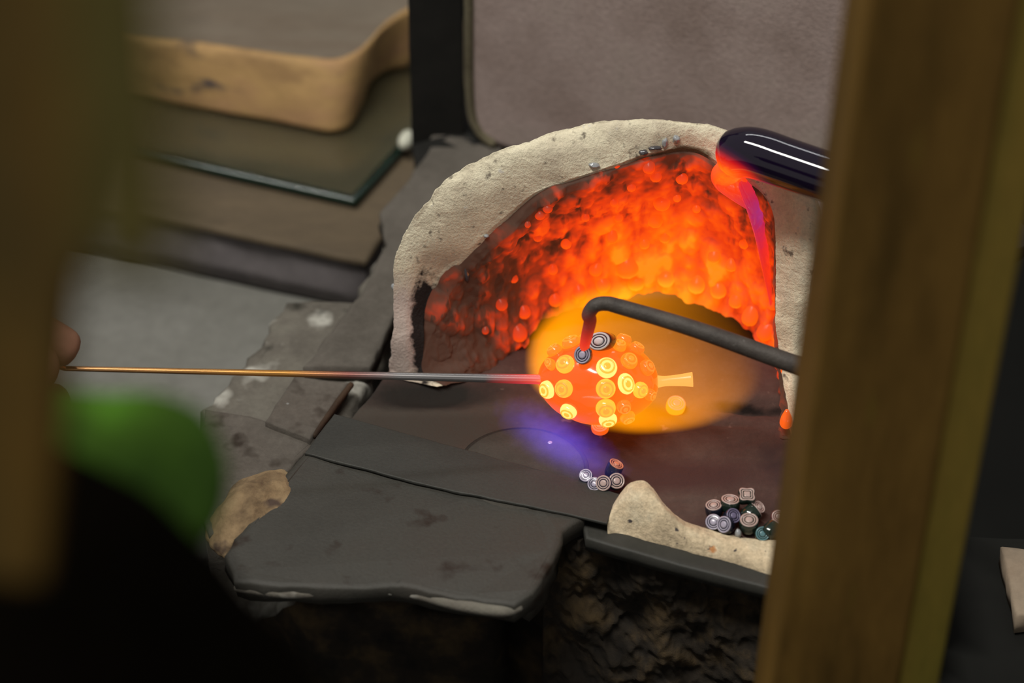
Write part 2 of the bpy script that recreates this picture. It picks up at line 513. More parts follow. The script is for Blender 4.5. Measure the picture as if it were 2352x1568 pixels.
# ------------------------------------------------------------------ refractory arch
KEYS = [  # R inner rim, B inner foot line / lower lip, O outer rim : (px, py, z)
    ((972, 868, 0), (1005, 888, 0), (903, 862, 0)),
    ((972, 790, 13), (1030, 880, 0), (901, 780, 16)),
    ((975, 705, 25), (1065, 868, 0), (902, 690, 30)),
    ((1010, 625, 38), (1100, 850, 0), (905, 600, 45)),
    ((1085, 565, 50), (1150, 815, 0), (925, 528, 57)),
    ((1150, 508, 60), (1188, 790, 1), (972, 465, 68)),
    ((1235, 440, 72), (1230, 725, 8), (1062, 382, 80)),
    ((1320, 408, 78), (1300, 700, 11), (1185, 332, 88)),
    ((1410, 380, 82), (1400, 672, 14), (1320, 288, 93)),
    ((1500, 352, 86), (1500, 656, 16), (1450, 275, 96)),
    ((1590, 342, 86), (1590, 672, 15), (1580, 277, 96)),
    ((1665, 385, 82), (1660, 692, 13), (1690, 303, 93)),
    ((1742, 430, 77), (1720, 738, 9), (1805, 372, 88)),
    ((1776, 490, 69), (1765, 785, 4), (1884, 458, 80)),
    ((1781, 580, 56), (1795, 820, 0), (1876, 560, 64)),
    ((1783, 700, 38), (1802, 870, 0), (1860, 680, 45)),
    ((1791, 830, 19), (1808, 940, 0), (1850, 800, 24)),
    ((1815, 1000, 0), (1816, 1008, 0), (1842, 1000, 0)),
]
NT = 480
Rk = [PZ(*k[0]) for k in KEYS]; Bk = [PZ(*k[1]) for k in KEYS]; Ok = [PZ(*k[2]) for k in KEYS]
Rt, Bt, Ot = crom(Rk, NT), crom(Bk, NT), crom(Ok, NT)
AC = V3(38, -45, 0)


def outward(p):
    d = Vector((p.x - AC.x, p.y - AC.y, 0))
    return d.normalized()


def section(i):
    R, B, O = Rt[i], Bt[i], Ot[i]
    thick = 13
    G = B + outward(B) * thick
    G.z = B.z
    if G.z < 3: G.z = 0
    H = (O + G) / 2 + outward(O) * 3
    F = (R + O) / 2 + (V3(0, -.55, .8)) * 2.2
    ang = outward(B)
    I1 = B.lerp(R, .33) + ang * 4.0
    I2 = B.lerp(R, .7) + ang * 3.0
    return R, F, O, H, G, B, I1, I2


def inner_curve(i, m):
    R, F, O, H, G, B, I1, I2 = section(i)
    return crom([B, I1, I2, R], m)


# arch body
m_sec = 96
vs = []
for i in range(NT):
    R, F, O, H, G, B, I1, I2 = section(i)
    e = .12
    keys = [R.lerp(I2, e), R.lerp(F, e), F, O.lerp(F, e * 1.6), O.lerp(H, e), H, G.lerp(H, e), G.lerp(B, e), B.lerp(G, e), B.lerp(I1, e), I1, I2]
    ring = crom(keys, m_sec, closed=True)
    cen = sum(ring, V3(0, 0, 0)) / m_sec
    for p in ring:
        d = (p - cen).normalized()
        q = p + d * (1.4 * fbm(p, 16, 3, 1) + .45 * fbm(p, 4.0, 3, 2) + .22 * fbm(p, 1.3, 2, 9))
        if q.z < -1: q.z = -1
        vs.append(q)
fs = grid_faces(NT, m_sec, closed_m=True)
fs.append(tuple(range(m_sec))); fs.append(tuple((NT - 1) * m_sec + j for j in range(m_sec)))


def clay_arch_material():
    m = m_clay.copy(); m.name = 'sooted_fireclay'
    t = m.node_tree; L = t.links.new
    b = t.nodes['Principled BSDF']
    src = b.inputs['Base Color'].links[0].from_socket
    g = t.nodes.new('ShaderNodeNewGeometry')
    # soot stain down the inner side of the left leg, pink burn marks on the legs
    def blob(c, rad, lo, hi, nscale, namp):
        s = N(t, 'ShaderNodeVectorMath', operation='SUBTRACT'); L(g.outputs['Position'], s.inputs[0]); s.inputs[1].default_value = Vector(c) * MM
        d = N(t, 'ShaderNodeVectorMath', operation='DIVIDE'); L(s.outputs[0], d.inputs[0]); d.inputs[1].default_value = Vector(rad) * MM
        l = N(t, 'ShaderNodeVectorMath', operation='LENGTH'); L(d.outputs[0], l.inputs[0])
        n = N(t, 'ShaderNodeTexNoise', Scale=nscale, Detail=5, Roughness=.65); L(g.outputs['Position'], n.inputs['Vector'])
        x = N(t, 'ShaderNodeMath', operation='MULTIPLY_ADD'); L(n.outputs[0], x.inputs[0]); x.inputs[1].default_value = namp; L(l.outputs['Value'], x.inputs[2])
        h_ = N(t, 'ShaderNodeMath', operation='MULTIPLY'); L(x.outputs[0], h_.inputs[0]); h_.inputs[1].default_value = .4
        return ramp(t, [(lo * .4, (1, 1, 1)), (hi * .4, (0, 0, 0))], h_.outputs[0])
    def over(src, f, col):
        mx = N(t, 'ShaderNodeMix', data_type='RGBA'); L(f, mx.inputs[0]); L(src, mx.inputs[6]); mx.inputs[7].default_value = (*col, 1)
        return mx.outputs[2]
    src = over(src, blob(PZ(925, 760, 15), (16, 20, 26), .95, 1.5, 60, .8), (.50, .41, .36))
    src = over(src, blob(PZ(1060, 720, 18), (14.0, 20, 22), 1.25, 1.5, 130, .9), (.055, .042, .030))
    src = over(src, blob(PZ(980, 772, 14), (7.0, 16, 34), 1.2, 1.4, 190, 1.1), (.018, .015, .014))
    src = over(src, blob(PZ(1560, 350, 84), (20, 6, 3.5), 1.2, 1.6, 150, .9), (.12, .09, .05))
    L(src, b.inputs['Base Color'])
    return m


arch = mesh('fireclay_arch', vs, fs, clay_arch_material())
tag(arch, 'pale rough fireclay arch with a glowing red molten lining', 'furnace arch')

# molten lining over the inner side
HOT = PZ(1490, 640, 18)
STOPS = [(0.0, (.022, .006, .003)), (.18, (.085, .012, .004)), (.32, (.34, .022, .004)), (.48, (.80, .042, .003)), (.64, (1.0, .085, .002)), (.84, (1.0, .15, .002)), (1.0, (1.0, .26, .006))]
m_lining = hot_material('molten_lining', HOT + V3(8, 0, -2), (86, 90, 104), STOPS, (.06, .035, .025), rough=.7, spec=.15, nz=.26, nscale=95, fine=.0, detail=2.5, stretch=(1, 1, .42), face=.20, ash=True)
m_drip = hot_material('molten_drip', HOT + V3(10, 0, -4), (112, 115, 138), [(p, c) for p, c in STOPS[:-1]] + [(1.0, (1.0, .33, .012))], (.1, .03, .02), rough=.3, nz=.06, nscale=60, spec=.15, fine=.0, face=.16)
ML = 150
thk = []
vs = []
i0 = 15
for i in range(i0, NT - 1):
    cur = inner_curve(i, ML)
    for j, p in enumerate(cur):
        s = j / (ML - 1)
        u = i / NT
        inn = -outward(p)
        inn = (inn + V3(0, -.35, .1)).normalized()
        v1 = noise.voronoi(V3(p.x / 9, p.y / 9 + 3, p.z / 14))[0][0]
        v2 = noise.voronoi(V3(p.x / 3.4 + 9, p.y / 3.4, p.z / 4.6))[0][0]
        nod = math.sqrt(max(0, .5 - v1) / .5) * 1.7 + math.sqrt(max(0, .5 - v2) / .5) * .5 * (.4 + .6 * max(0, min(1, 1 + 2 * fbm(p, 9, 1, 31))))
        lumps = 3.0 * max(-.25, fbm((p.x, p.y, p.z * .35), 7, 2, 3)) + 1.5 * max(-.1, fbm((p.x, p.y, p.z * .55), 3.2, 2, 4)) + .12 * fbm(p, 1.2, 2, 6)
        lumps = lumps * .6 + nod
        thk.append(lumps)
        lumps += 2.4 * math.exp(-((u - .33) / .10) ** 2) * max(0, min(1, (s - .72 + .05 * fbm((p.x, 0, 0), 3, 2, 12)) / .04))
        edge = min(1, (1 - s) * 9) * min(1, u * 8)
        off = 2.0 + lumps
        q = p + inn * (off * edge) - outward(p) * 0
        ragged = 1.6 * fbm((p.x, p.y, p.z), 6, 3, 8)
        s1 = .95 if u > .34 else .66 + .29 * max(0, u - .10) / .24
        if s > s1: q -= inn * min(1, (s - s1) / (1 - s1) * 1.5) * (3.6 - ragged)
        # hanging scallops along the lower lip
        if s < .12 and Bt[i].z > 1.5:
            k = 1 - s / .12
            q.z -= k * (.8 + 4.2 * max(0, fbm((p.x, p.y * .3, 0), 5.0, 1, 11)))
            q += inn * (.8 * k)
        if q.z < .2: q.z = .2
        vs.append(q)
nI = NT - 1 - i0
lin = mesh('molten_lining', vs, grid_faces(nI, ML), m_lining, arch)
at_ = lin.data.attributes.new('thickness', 'FLOAT', 'POINT')
for k_, v_ in enumerate(thk): at_.data[k_].value = v_
lin['label'] = 'glowing orange and red molten glass coating the inside of the arch'
lin_bvh = BVHTree.FromPolygons(vs, grid_faces(nI, ML))


def hit(px, py, tree):
    d = ray(px, py).normalized()
    r = tree.ray_cast(CAMP, d)
    return r[0], r[1]


def drop_mesh(name, p, r, ln, mat, parent, n=16, down=V3(0, -.12, -1)):
    """A hanging tear: narrow root at the top, round bulb at the lower end."""
    prof = []
    for k in range(n + 1):
        a = k / n
        z = a * ln
        if z > ln - r:
            rr = math.sqrt(max(0, r * r - (z - (ln - r)) ** 2))
        else:
            rr = r * (.30 + .70 * math.sin(min(1, z / (ln - r)) * math.pi / 2) ** 1.1)
        prof.append((z, max(rr, .02)))
    down = down.normalized()
    s = down.cross(V3(0, 1, 0)).normalized(); u = s.cross(down)
    seg = 14
    top = p - down * (ln - r)
    vs = [top + down * z + s * rr * math.cos(2 * math.pi * j / seg) + u * rr * math.sin(2 * math.pi * j / seg) for z, rr in prof for j in range(seg)]
    return mesh(name, vs, grid_faces(n + 1, seg, closed_m=True) + [tuple(range(seg))], mat, parent)


DR = [(1152, 700, 14, 60), (1204, 718, 15, 50), (1193, 768, 18, 62), (1440, 612, 28, 70), (1722, 730, 19, 62), (1757, 764, 19, 60),
      (1520, 465, 19, 34), (1566, 409, 14, 36), (1490, 385, 14, 44), (1506, 405, 13, 40), (1410, 465, 9, 26), (1368, 620, 15, 50),
      (1240, 493, 12, 28), (1258, 478, 11, 22), (1212, 516, 7, 20), (1417, 380, 8, 22), (1505, 505, 18, 50), (1527, 545, 13, 40),
      (1405, 545, 14, 46), (1640, 590, 15, 60), (1680, 610, 14, 56), (1235, 545, 10, 30), (1460, 648, 20, 46), (1530, 640, 20, 46),
      (1600, 655, 20, 50), (1650, 668, 18, 50), (1690, 692, 16, 50), (1385, 655, 17, 46), (1330, 672, 16, 46), (1275, 690, 15, 42),
      (1710, 560, 12, 60), (1300, 560, 12, 40), (1345, 500, 9, 34), (1450, 430, 10, 34), (1555, 455, 9, 30), (1180, 640, 10, 36),
      (1115, 760, 8, 30), (1775, 700, 12, 50), (1600, 480, 9, 36), (1270, 620, 11, 40), (1480, 560, 12, 44), (1420, 500, 10, 30)]
for (px, py, r, ln) in DR:
    h, nn = hit(px, py, lin_bvh)
    if h is None: continue
    if nn.dot(ray(px, py)) > 0: nn = -nn
    r_, l_ = r / 6.6, min(ln, r * 3.0) / 6.0
    drop_mesh('drip', h + nn * (r_ * .05), r_, l_, m_drip, arch, down=(V3(0, 0, -1) + nn * .75))
# two beads of glass hanging off the right leg's inner edge
for (px, py, z, r, ln) in ((1797, 868, 13, 9, 45), (1806, 970, 6, 15, 40)):
    drop_mesh('drip', PZ(px, py, z), r / 6.7, ln / 5.6, m_hotR, arch)

# glass chips stuck to the rim
m_chip = flat('clear_dark_glass', (.06, .055, .06), .05, 1.0)
m_chipw = flat('milky_glass', (.30, .31, .32), .08, .9)
arch_bvh = BVHTree.FromPolygons([arch.matrix_basis @ v.co * 1000 for v in arch.data.vertices], [tuple(p.vertices) for p in arch.data.polygons])
for k, (px, py, r, sc, wh, lb) in enumerate([
        (1365, 379, 1.5, (1.6, 1, .8), 1, 'small milky glass chip stuck on the arch rim left of the crown'),
        (1478, 350, 1.5, (1.5, 1, 1), 0, 'small dark glass chip stuck on the rim near the crown of the arch'),
        (1505, 340, 1.4, (2.2, .8, .6), 0, 'long thin clear glass sliver stuck on the arch crown'),
        (1527, 328, 1.7, (.8, 1, 1.6), 1, 'upright bluish glass bead on the arch crown'),
        (1553, 320, 1.6, (1, 1, 1.2), 1, 'pale glass bead topmost on the arch crown'),
        (1073, 622, 2.2, (.8, 1, 2.6), 0, 'dark elongated glass drop stuck inside the left leg of the arch'),
        (1117, 542, 1.0, (1.2, 1, 1), 1, 'tiny white glass chip on the left inner rim of the arch'),
        (1025, 762, 1.1, (1, 1, 1), 1, 'tiny shiny glass bead on the sooty left leg'),
        (889, 658, 1.2, (1, 1, 1.6), 1, 'white flake on the outer left side of the arch'),
        (1777, 665, 1.5, (.8, 1, 1.3), 0, 'brown glass nub on the right leg of the arch')]):
    h, nn = hit(px, py, arch_bvh)
    if h is None: h = PZ(px + 16, py, 32)
    nn = -ray(px, py).normalized()
    tag(lump('glass_chip', h + nn * .4, r * .75, m_chipw if wh else m_chip, None, 3, .35, .9, sc, k), lb, 'glass chip', 'glass chips stuck to the arch')

# ------------------------------------------------------------------ thick dark glass rod lying on the arch's shoulder
ROD_D = V3(.90, -.43, -.09).normalized()
tip = PZ(1697, 337, 99)
path = [tip + ROD_D * k for k in (0, 4, 9, 16, 28, 45, 65, 92)]
path[0] += V3(0, 0, -2.4); path[1] += V3(0, 0, -.6)
m_rod = hot_material('dark_glass_rod', tip + V3(-7, -6, -6.5), (20, 14, 10.5),
                     [(.0, (0, 0, 0)), (.12, (.012, .0, .010)), (.24, (.10, .002, .012)), (.40, (.60, .008, .006)), (.60, (.95, .05, .003)), (.85, (1, .16, .006))],
                     (.006, .003, .012), rough=.04, nz=.02, nscale=40, spec=.9, fine=0)
for n_ in m_rod.node_tree.nodes:
    if n_.type == 'BUMP': n_.inputs['Strength'].default_value = 0
rod = tube('glass_rod', path, [8.2, 8.3, 8.3, 8.2, 8.2, 8.2, 8.2, 8.2], m_rod, None, seg=48, n=60)
tag(rod, 'thick black glass rod with a glowing melting tip lying across the arch', 'glass rod')
# glass sagging from the tip down onto the arch
h0 = tip + V3(2, -3, -7)
m_flow = hot_material('melted_glass_flow', PZ(1680, 400, 86), (26, 26, 26), [(0, (.42, .012, .06)), (.35, (.60, .02, .05)), (.6, (.95, .05, .005)), (1, (1, .15, .003))], (.1, .02, .05), rough=.08, nz=.12, nscale=70, spec=.8, fine=.04)
m_flow2 = hot_material('violet_glass_flow', PZ(1762, 500, 68), (22, 22, 30), [(0, (.80, .03, .006)), (.4, (.75, .02, .02)), (.7, (.50, .015, .07)), (1, (.28, .03, .22))], (.1, .02, .08), rough=.1, nz=.15, nscale=90, spec=.8, fine=.1)
sag = [tip + V3(1, -2, -5)]
for px, py in ((1668, 400), (1692, 430), (1725, 470)):
    q, n_ = hit(px, py, lin_bvh)
    q = q or PZ(px, py, 78)
    sag.append(q - ray(px, py).normalized() * 1.6)
tube('melted_tip', sag, [5.0, 5.2, 4.6, 2.2], m_flow, rod, seg=24, n=24, squash=.8)
fl_pts = []
for px, py in ((1712, 425), (1736, 470), (1748, 520), (1757, 580), (1766, 640), (1774, 700)):
    q, n_ = hit(px, py, lin_bvh)
    q = q or PZ(px, py, 60)
    fl_pts.append(q - ray(px, py).normalized() * .2)
fw = tube('violet_glass_run', fl_pts, [4.0, 6.0, 5.4, 4.2, 3.0, 1.6], m_flow2, arch, seg=24, n=40, squash=.35)
fw['label'] = 'violet red glass run down the right inner edge'

# ------------------------------------------------------------------ bead on its rod
BZ = 24.0
bc = PZ(1374, 874, BZ)
rod_l = PD(150, 846, 925)
ax = (bc - rod_l).normalized()
bead = empty('glass_bead', bc - V3(0, 0, 16), 'glowing orange glass bead set with murrine slices on a long thin steel rod', 'bead')
bs = lump('bead_core', bc, 1, m_hotR, bead, 5, .04, .9, (20.0, 15, 14.2))
bead_bvh = BVHTree.FromPolygons([bc - V3(0, 0, 0) + (v.co * 1000 + (WL[bs.name] - bc)) for v in bs.data.vertices], [tuple(p.vertices) for p in bs.data.polygons])
m_mandrel, t_, b_ = nt('heated_steel_rod')
g_ = t_.nodes.new('ShaderNodeNewGeometry'); sx = t_.nodes.new('ShaderNodeSeparateXYZ'); t_.links.new(g_.outputs['Position'], sx.inputs[0])
mr = N(t_, 'ShaderNodeMapRange'); mr.inputs[1].default_value = PZ(100, 860, 20).x * MM; mr.inputs[2].default_value = PZ(1240, 860, 20).x * MM
t_.links.new(sx.outputs[0], mr.inputs[0])
t_.links.new(ramp(t_, [(0, (.42, .22, .10)), (.5, (.50, .24, .06)), (.62, (.30, .12, .10)), (.72, (.28, .27, .27)), (1, (.22, .21, .22))], mr.outputs[0]), b_.inputs['Base Color'])
t_.links.new(ramp(t_, [(.89, (0, 0, 0)), (.955, (.45, .012, .012)), (1, (.9, .05, .02))], mr.outputs[0]), b_.inputs['Emission Color'])
b_.inputs['Emission Strength'].default_value = 1
b_.inputs['Metallic'].default_value = .8; b_.inputs['Roughness'].default_value = .3
rp = [rod_l, rod_l.lerp(bc, .25), rod_l.lerp(bc, .5), rod_l.lerp(bc, .75), bc - ax * 18]
tube('steel_rod', rp, [.85, 1.0, 1.2, 1.45, 1.7], m_mandrel, bead, seg=20, n=30)
# loop end held in the fingers
tube('rod_end', [rod_l, PD(128, 838, 922), PD(100, 826, 918)], [.85, 1.0, 1.2], m_mandrel, bead, seg=14, n=8)
# flared hollow end on the right
e0 = bc + ax * 18; e1 = PZ(1591, 871, BZ)
tube('rod_stub', [e0, e0.lerp(e1, .3), e0.lerp(e1, .7), e1], [2.6, 1.75, 2.0, 2.5], m_stub, bead, seg=24, n=16, cap_round=False)


# unit murrina pieces (radius 1, height h), shared mesh data
def lathe_me(name, prof, seg, mat, ell=1.0, star=0, spiral=0):
    vs = []
    for r, z in prof:
        for j in range(seg):
            a = 2 * math.pi * j / seg
            rr = r * (1 + star * math.cos(4 * a)) * (1 + spiral * a / (2 * math.pi))
            vs.append((rr * math.cos(a) * MM, rr * math.sin(a) * MM * ell, z * MM))
    fs = grid_faces(len(prof), seg, closed_m=True)
    fs.append(tuple(range(seg))); fs.append(tuple((len(prof) - 1) * seg + j for j in range(seg)))
    me = bpy.data.meshes.new(name); me.from_pydata(vs, [], fs)
    bm = bmesh.new(); bm.from_mesh(me); bmesh.ops.recalc_face_normals(bm, faces=bm.faces); bm.to_mesh(me); bm.free()
    for p in me.polygons: p.use_smooth = True
    me.materials.append(mat)
    return me


BODY = [(.6, -.62), (.82, -.58), (.96, -.40), (1.0, -.1), (1.0, .2), (.97, .42), (.90, .5), (.86, .505)]


def ringprof(a, b, z0, h=.05):
    return [(a, z0 - .05), (a, z0 + h * .5), ((a + b) / 2, z0 + h), (b, z0 + h * .5), (b, z0 - .05)]


_cache = {}


def mur_me(kind, mat, **k):
    key = (kind, mat.name, tuple(sorted(k.items())))
    if key not in _cache:
        prof = {'body': BODY, 'ring_out': ringprof(.73, .92, .5), 'ring_mid': ringprof(.50, .64, .505), 'core': [(.41, .46), (.39, .55), (.24, .575), (.03, .58)],
                'dome': [(1.0, -.3), (1.02, 0), (.97, .2), (.86, .36), (.66, .46), (.4, .50), (.03, .52)],
                'dring': [(.60, .40), (.60, .50), (.68, .505), (.78, .46), (.78, .34)],
                'dcore': [(.36, .44), (.34, .53), (.2, .56), (.03, .57)]}[kind]
        _cache[key] = lathe_me('murrina_' + kind, prof, 28, mat, **k)
    return _cache[key]


def mobj(name, me, loc, q, sc, parent=None):
    o = bpy.data.objects.new(name, me)
    reg(o, name, loc, parent)
    o.rotation_quaternion = q
    o.scale = sc
    return o


def child(name, me, parent):
    o = bpy.data.objects.new(name, me)
    COL.objects.link(o)
    o.parent = parent
    return o


def qz(n, spin=0):
    return Vector(n).to_track_quat('Z', 'Y') @ Quaternion((0, 0, 1), spin)


def murrina(loc, nrm, r, h, label, group, body=None, ring=None, spin=0, ell=1.0, star=0, hotm=None, name='murrina_slice'):
    body = body or m_mur_dark; ring = ring or m_mur_white
    k = dict(star=star) if star else {}
    o = mobj(name, mur_me('body', body, **k), loc, qz(nrm, spin), (r, r * ell, h * .8))
    child('ring', mur_me('ring_out', ring, **k), o)
    child('ring', mur_me('ring_mid', ring, **k), o)
    child('core', mur_me('core', ring, **k), o)
    return tag(o, label, 'murrina', group)


# murrine fused to the bead (parts of the bead)
BM = [(1313, 789, 22, 1, 'O'), (1272, 805, 18, 1, 'O'), (1267, 838, 16, .7, 'O'), (1299, 837, 21, 1, 'Y'), (1259, 894, 20, 1, 'W'), (1296, 892, 20, 1, 'Y'),
      (1307, 942, 19, 1, 'W'), (1393, 845, 23, 1, 'W'), (1391, 892, 21.5, 1, 'Y'), (1391, 936, 22, 1, 'Y'), (1396, 961, 20, 1, 'W'), (1422, 797, 15, 1, 'O'),
      (1434, 780, 17, 1, 'R'), (1461, 803, 17, 1, 'R'), (1444, 830, 19, 1, 'O'), (1484, 845, 18, 1, 'R'), (1437, 881, 18, 1.3, 'W'), (1469, 895, 18, 1, 'Y'),
      (1432, 932, 16, 1, 'R'), (1440, 955, 17, 1, 'O'), (1490, 905, 13, 1, 'R'), (1345, 782, 15, 1, 'O')]
HOTM = {'O': (m_hotO, glow('amber_hot_glass', (.1, .04, .01), (1.0, .33, .03), 1.0)), 'Y': (m_hotY, glow('deep_yellow_hot_glass', (.1, .04, .01), (1.0, .40, .045), 1.0)),
        'W': (m_hotY2, m_hotY), 'R': (glow('reddish_orange_hot_glass', (.1, .03, .01), (1.0, .16, .012), 1.0), glow('soft_orange_hot_glass', (.1, .03, .01), (1.0, .25, .03), 1.0))}
bead_q = bead.rotation_quaternion
for (px, py, r, el, c) in BM:
    # step in towards the middle until the ray meets the bead
    for s in range(30):
        qx = px + (1374 - px) * s / 30; qy = py + (874 - py) * s / 30
        h, nn = hit(qx, qy, bead_bvh)
        if h is not None: break
    nn = Vector(((h.x - bc.x) / 20 ** 2, (h.y - bc.y) / 15 ** 2, (h.z - bc.z) / 14.2 ** 2)).normalized()
    a, b = HOTM[c]
    rr = r / 6.75
    o = mobj('murrina', mur_me('dome', a), h + nn * .5, qz(nn), (rr, rr * el, 3.4), bead)
    child('ring', mur_me('dring', b), o)
    child('core', mur_me('dcore', b), o)

# cold murrina just laid on the bead and the one at the hook tip
top1 = PZ(1384, 784, BZ + 16)
murrina(top1, (-.35, -.72, .6), 4.2, 9.5, 'dark murrina slice with a white oval core standing on top of the bead', None, m_mur_blue, flat('bright_white_glass', (.8, .78, .78)), .5, .75)
murrina(PZ(1340, 815, BZ + 15.5), (-.2, -.75, .62), 2.9, 5.5, 'small dark murrina slice under the glowing tip of the bent poker', None, m_mur_blue, m_mur_lilac, 0, 1.1)

# ------------------------------------------------------------------ bent poker
tipp = PZ(1340, 806, BZ + 16.5)
bend = PZ(1362, 707, 61)
pk = [tipp, tipp.lerp(bend, .35), tipp.lerp(bend, .7), PZ(1352, 722, 58), PZ(1366, 702, 61.3), PZ(1392, 697, 61.8), PZ(1430, 706, 61), PZ(1600, 757, 57), PZ(1840, 842, 50), PZ(2160, 955, 40)]
m_pk2 = m_poker.copy(); m_pk2.name = 'steel_with_red_hot_tip'
t_ = m_pk2.node_tree; b_ = t_.nodes['Principled BSDF']
g_ = t_.nodes.new('ShaderNodeNewGeometry'); ds = N(t_, 'ShaderNodeVectorMath', operation='DISTANCE'); t_.links.new(g_.outputs['Position'], ds.inputs[0]); ds.inputs[1].default_value = tipp * MM
mr = N(t_, 'ShaderNodeMapRange'); mr.inputs[1].default_value = 0; mr.inputs[2].default_value = .022; t_.links.new(ds.outputs['Value'], mr.inputs[0])
t_.links.new(ramp(t_, [(0, (1.0, .07, .006)), (.25, (.75, .02, .006)), (.6, (.22, .006, .003)), (1, (0, 0, 0))], mr.outputs[0]), b_.inputs['Emission Color'])
b_.inputs['Emission Strength'].default_value = 1
pkn = []
poker = tube('steel_poker', pk, [1.5, 1.9, 2.1, 2.25, 2.35, 2.4, 2.5, 2.75, 3.1, 3.3], m_pk2, None, seg=28, n=90)
tag(poker, 'dark steel poker bent down to a red hot tip over the bead', 'poker')

# ------------------------------------------------------------------ loose murrine
G1 = 'murrine slices piled on the pale firebrick at the right'
UPC = (0, -.45, .9)
murrina(PZ(1715, 1140, 8), (0.05, -.25, 1), 2.9, 3.4, 'star-shaped murrina slice on top of the right pile', G1, m_mur_dark, m_mur_white, .6, 1, .16)
murrina(PZ(1677, 1157, 5), (.05, .15, 1), 3.3, 4.6, 'murrina slice lying flat at the back of the pile, left of the star-shaped one', G1)
murrina(PZ(1640, 1169, 3.5), (-.1, -.0, 1), 2.9, 4.6, 'leftmost back murrina slice of the right pile', G1, m_mur_blue)
murrina(PZ(1639, 1200, 2.5), (-.1, -.62, .75), 2.8, 4.4, 'bottom left murrina slice of the right pile, face to the front', G1, m_mur_blue, m_mur_lilac, 0, 1)
murrina(PZ(1668, 1206, 3), (-.45, -.6, .7), 2.7, 5.2, 'lilac ringed murrina slice leaning left at the front of the right pile', G1, m_mur_blue, m_mur_lilac, .5, 1.1)
murrina(PZ(1680, 1187, 3.5), (.35, -.5, .8), 2.7, 4.4, 'dim blue murrina slice behind the leaning lilac one', G1, m_mur_blue, flat('dim_lilac_glass', (.14, .12, .2)), .3, 1)
murrina(PZ(1720, 1203, 4.0), (-.02, -.15, 1), 3.2, 5.2, 'largest pink-ringed murrina slice at the front middle of the right pile', G1)
murrina(PZ(1725, 1180, 4.5), (.8, .5, .35), 3.0, 5.4, 'green-black murrina slice lying on its side in the middle of the right pile', G1)
murrina(PZ(1739, 1168, 4.5), (.55, -.2, .8), 2.4, 3.4, 'murrina slice with a pinkish edge behind the green-black one', G1, m_mur_rose, m_mur_white)
murrina(PZ(1786, 1187, 4.5), (.1, -.65, .8), 2.3, 3.2, 'small ringed murrina slice highest at the right, beside the wooden post', G1, m_mur_rose)
murrina(PZ(1772, 1216, 3.2), (.7, .6, .3), 2.7, 5.6, 'glossy green murrina slice on its side at the right end of the pile', G1)
murrina(PZ(1750, 1226, 2.2), (.1, -.7, .75), 2.5, 3.6, 'dark blue-ringed murrina slice lowest at the front of the right pile', G1, m_mur_dark, flat('teal_glass', (.10, .2, .22)))
tag(lump('glass_chip', PZ(1695, 1226, 2.0), 1.3, m_chipw, None, 3, .2, .9, (.8, 1, 1.5), 4), 'small clear glass drop at the foot of the right pile', 'glass chip')
tag(lump('glass_chip', PZ(1803, 1138, 1.5), 1.2, m_chipw, None, 2, .3, .9, (.7, 1, 1.3), 6), 'tiny glass chip lying alone by the wooden post', 'glass chip')
G2 = 'murrine slices heaped at the burner edge'
murrina(PZ(1410, 1078, 5.5), (.35, .1, .9), 2.9, 6, 'murrina slice with a reddish top standing at the back of the small heap', G2, m_mur_blue, flat('copper_glass', (.5, .2, .12)), .2, .9)
murrina(PZ(1415, 1106, 3.5), (.1, -.6, .75), 2.9, 4, 'rightmost murrina slice of the small heap, face tilted forward', G2, m_mur_dark)
murrina(PZ(1388, 1110, 3.5), (-.25, -.7, .7), 2.8, 4, 'middle pink murrina slice of the small heap by the slab corner', G2, m_mur_blue)
murrina(PZ(1366, 1113, 2.5), (-.1, -.6, .75), 2.5, 4, 'violet murrina slice half hidden behind the slab edge', G2, m_mur_blue, m_mur_lilac)
murrina(PZ(1346, 1094, 3.0), (-.1, -.5, .8), 2.4, 3.4, 'violet-lit murrina slice nearest the blue flame', G2, m_mur_blue, m_mur_lilac)
murrina(PZ(1552, 932, 1.6), (.1, -.25, .95), 3.3, 4.4, 'glowing orange murrina slice lying alone on the hearth right of the bead', None, m_hotO, m_hotP)
murrina(PZ(1378, 981, 1.5), (-.05, -.3, .95), 3.0, 4, 'pinkish red hot murrina slice on the hearth directly under the bead', None, m_hotR, m_hotP)
tag(lump('glass_chip', PZ(1263, 1018, 1.0), 1.1, m_mur_lilac, None, 2, .15, .9, (1, 1, .7), 3), 'tiny pale glass crumb at the edge of the burner disc', 'glass chip')

# ------------------------------------------------------------------ burner
bcn = PZ(1200, 1077, .9)
burner = empty('gas_burner', bcn - V3(0, 0, 14), 'round grey gas burner cap half covered by the steel plate', 'burner')
def disc(name, c, prof, mat, parent, seg=64):
    vs = [c + V3(r * math.cos(2 * math.pi * j / seg), r * math.sin(2 * math.pi * j / seg), z) for r, z in prof for j in range(seg)]
    return mesh(name, vs, grid_faces(len(prof), seg, closed_m=True) + [tuple(range(seg)), tuple((len(prof) - 1) * seg + j for j in range(seg))], mat, parent)
disc('burner_cap', bcn, [(20.5, -10), (20.8, 0), (20.2, .5), (1, .9)], m_burner, burner)
disc('burner_rim', bcn, [(20.7, -12), (22.3, -12), (22.4, -.6), (21.6, -.1), (20.7, -.6)], m_rim, burner)

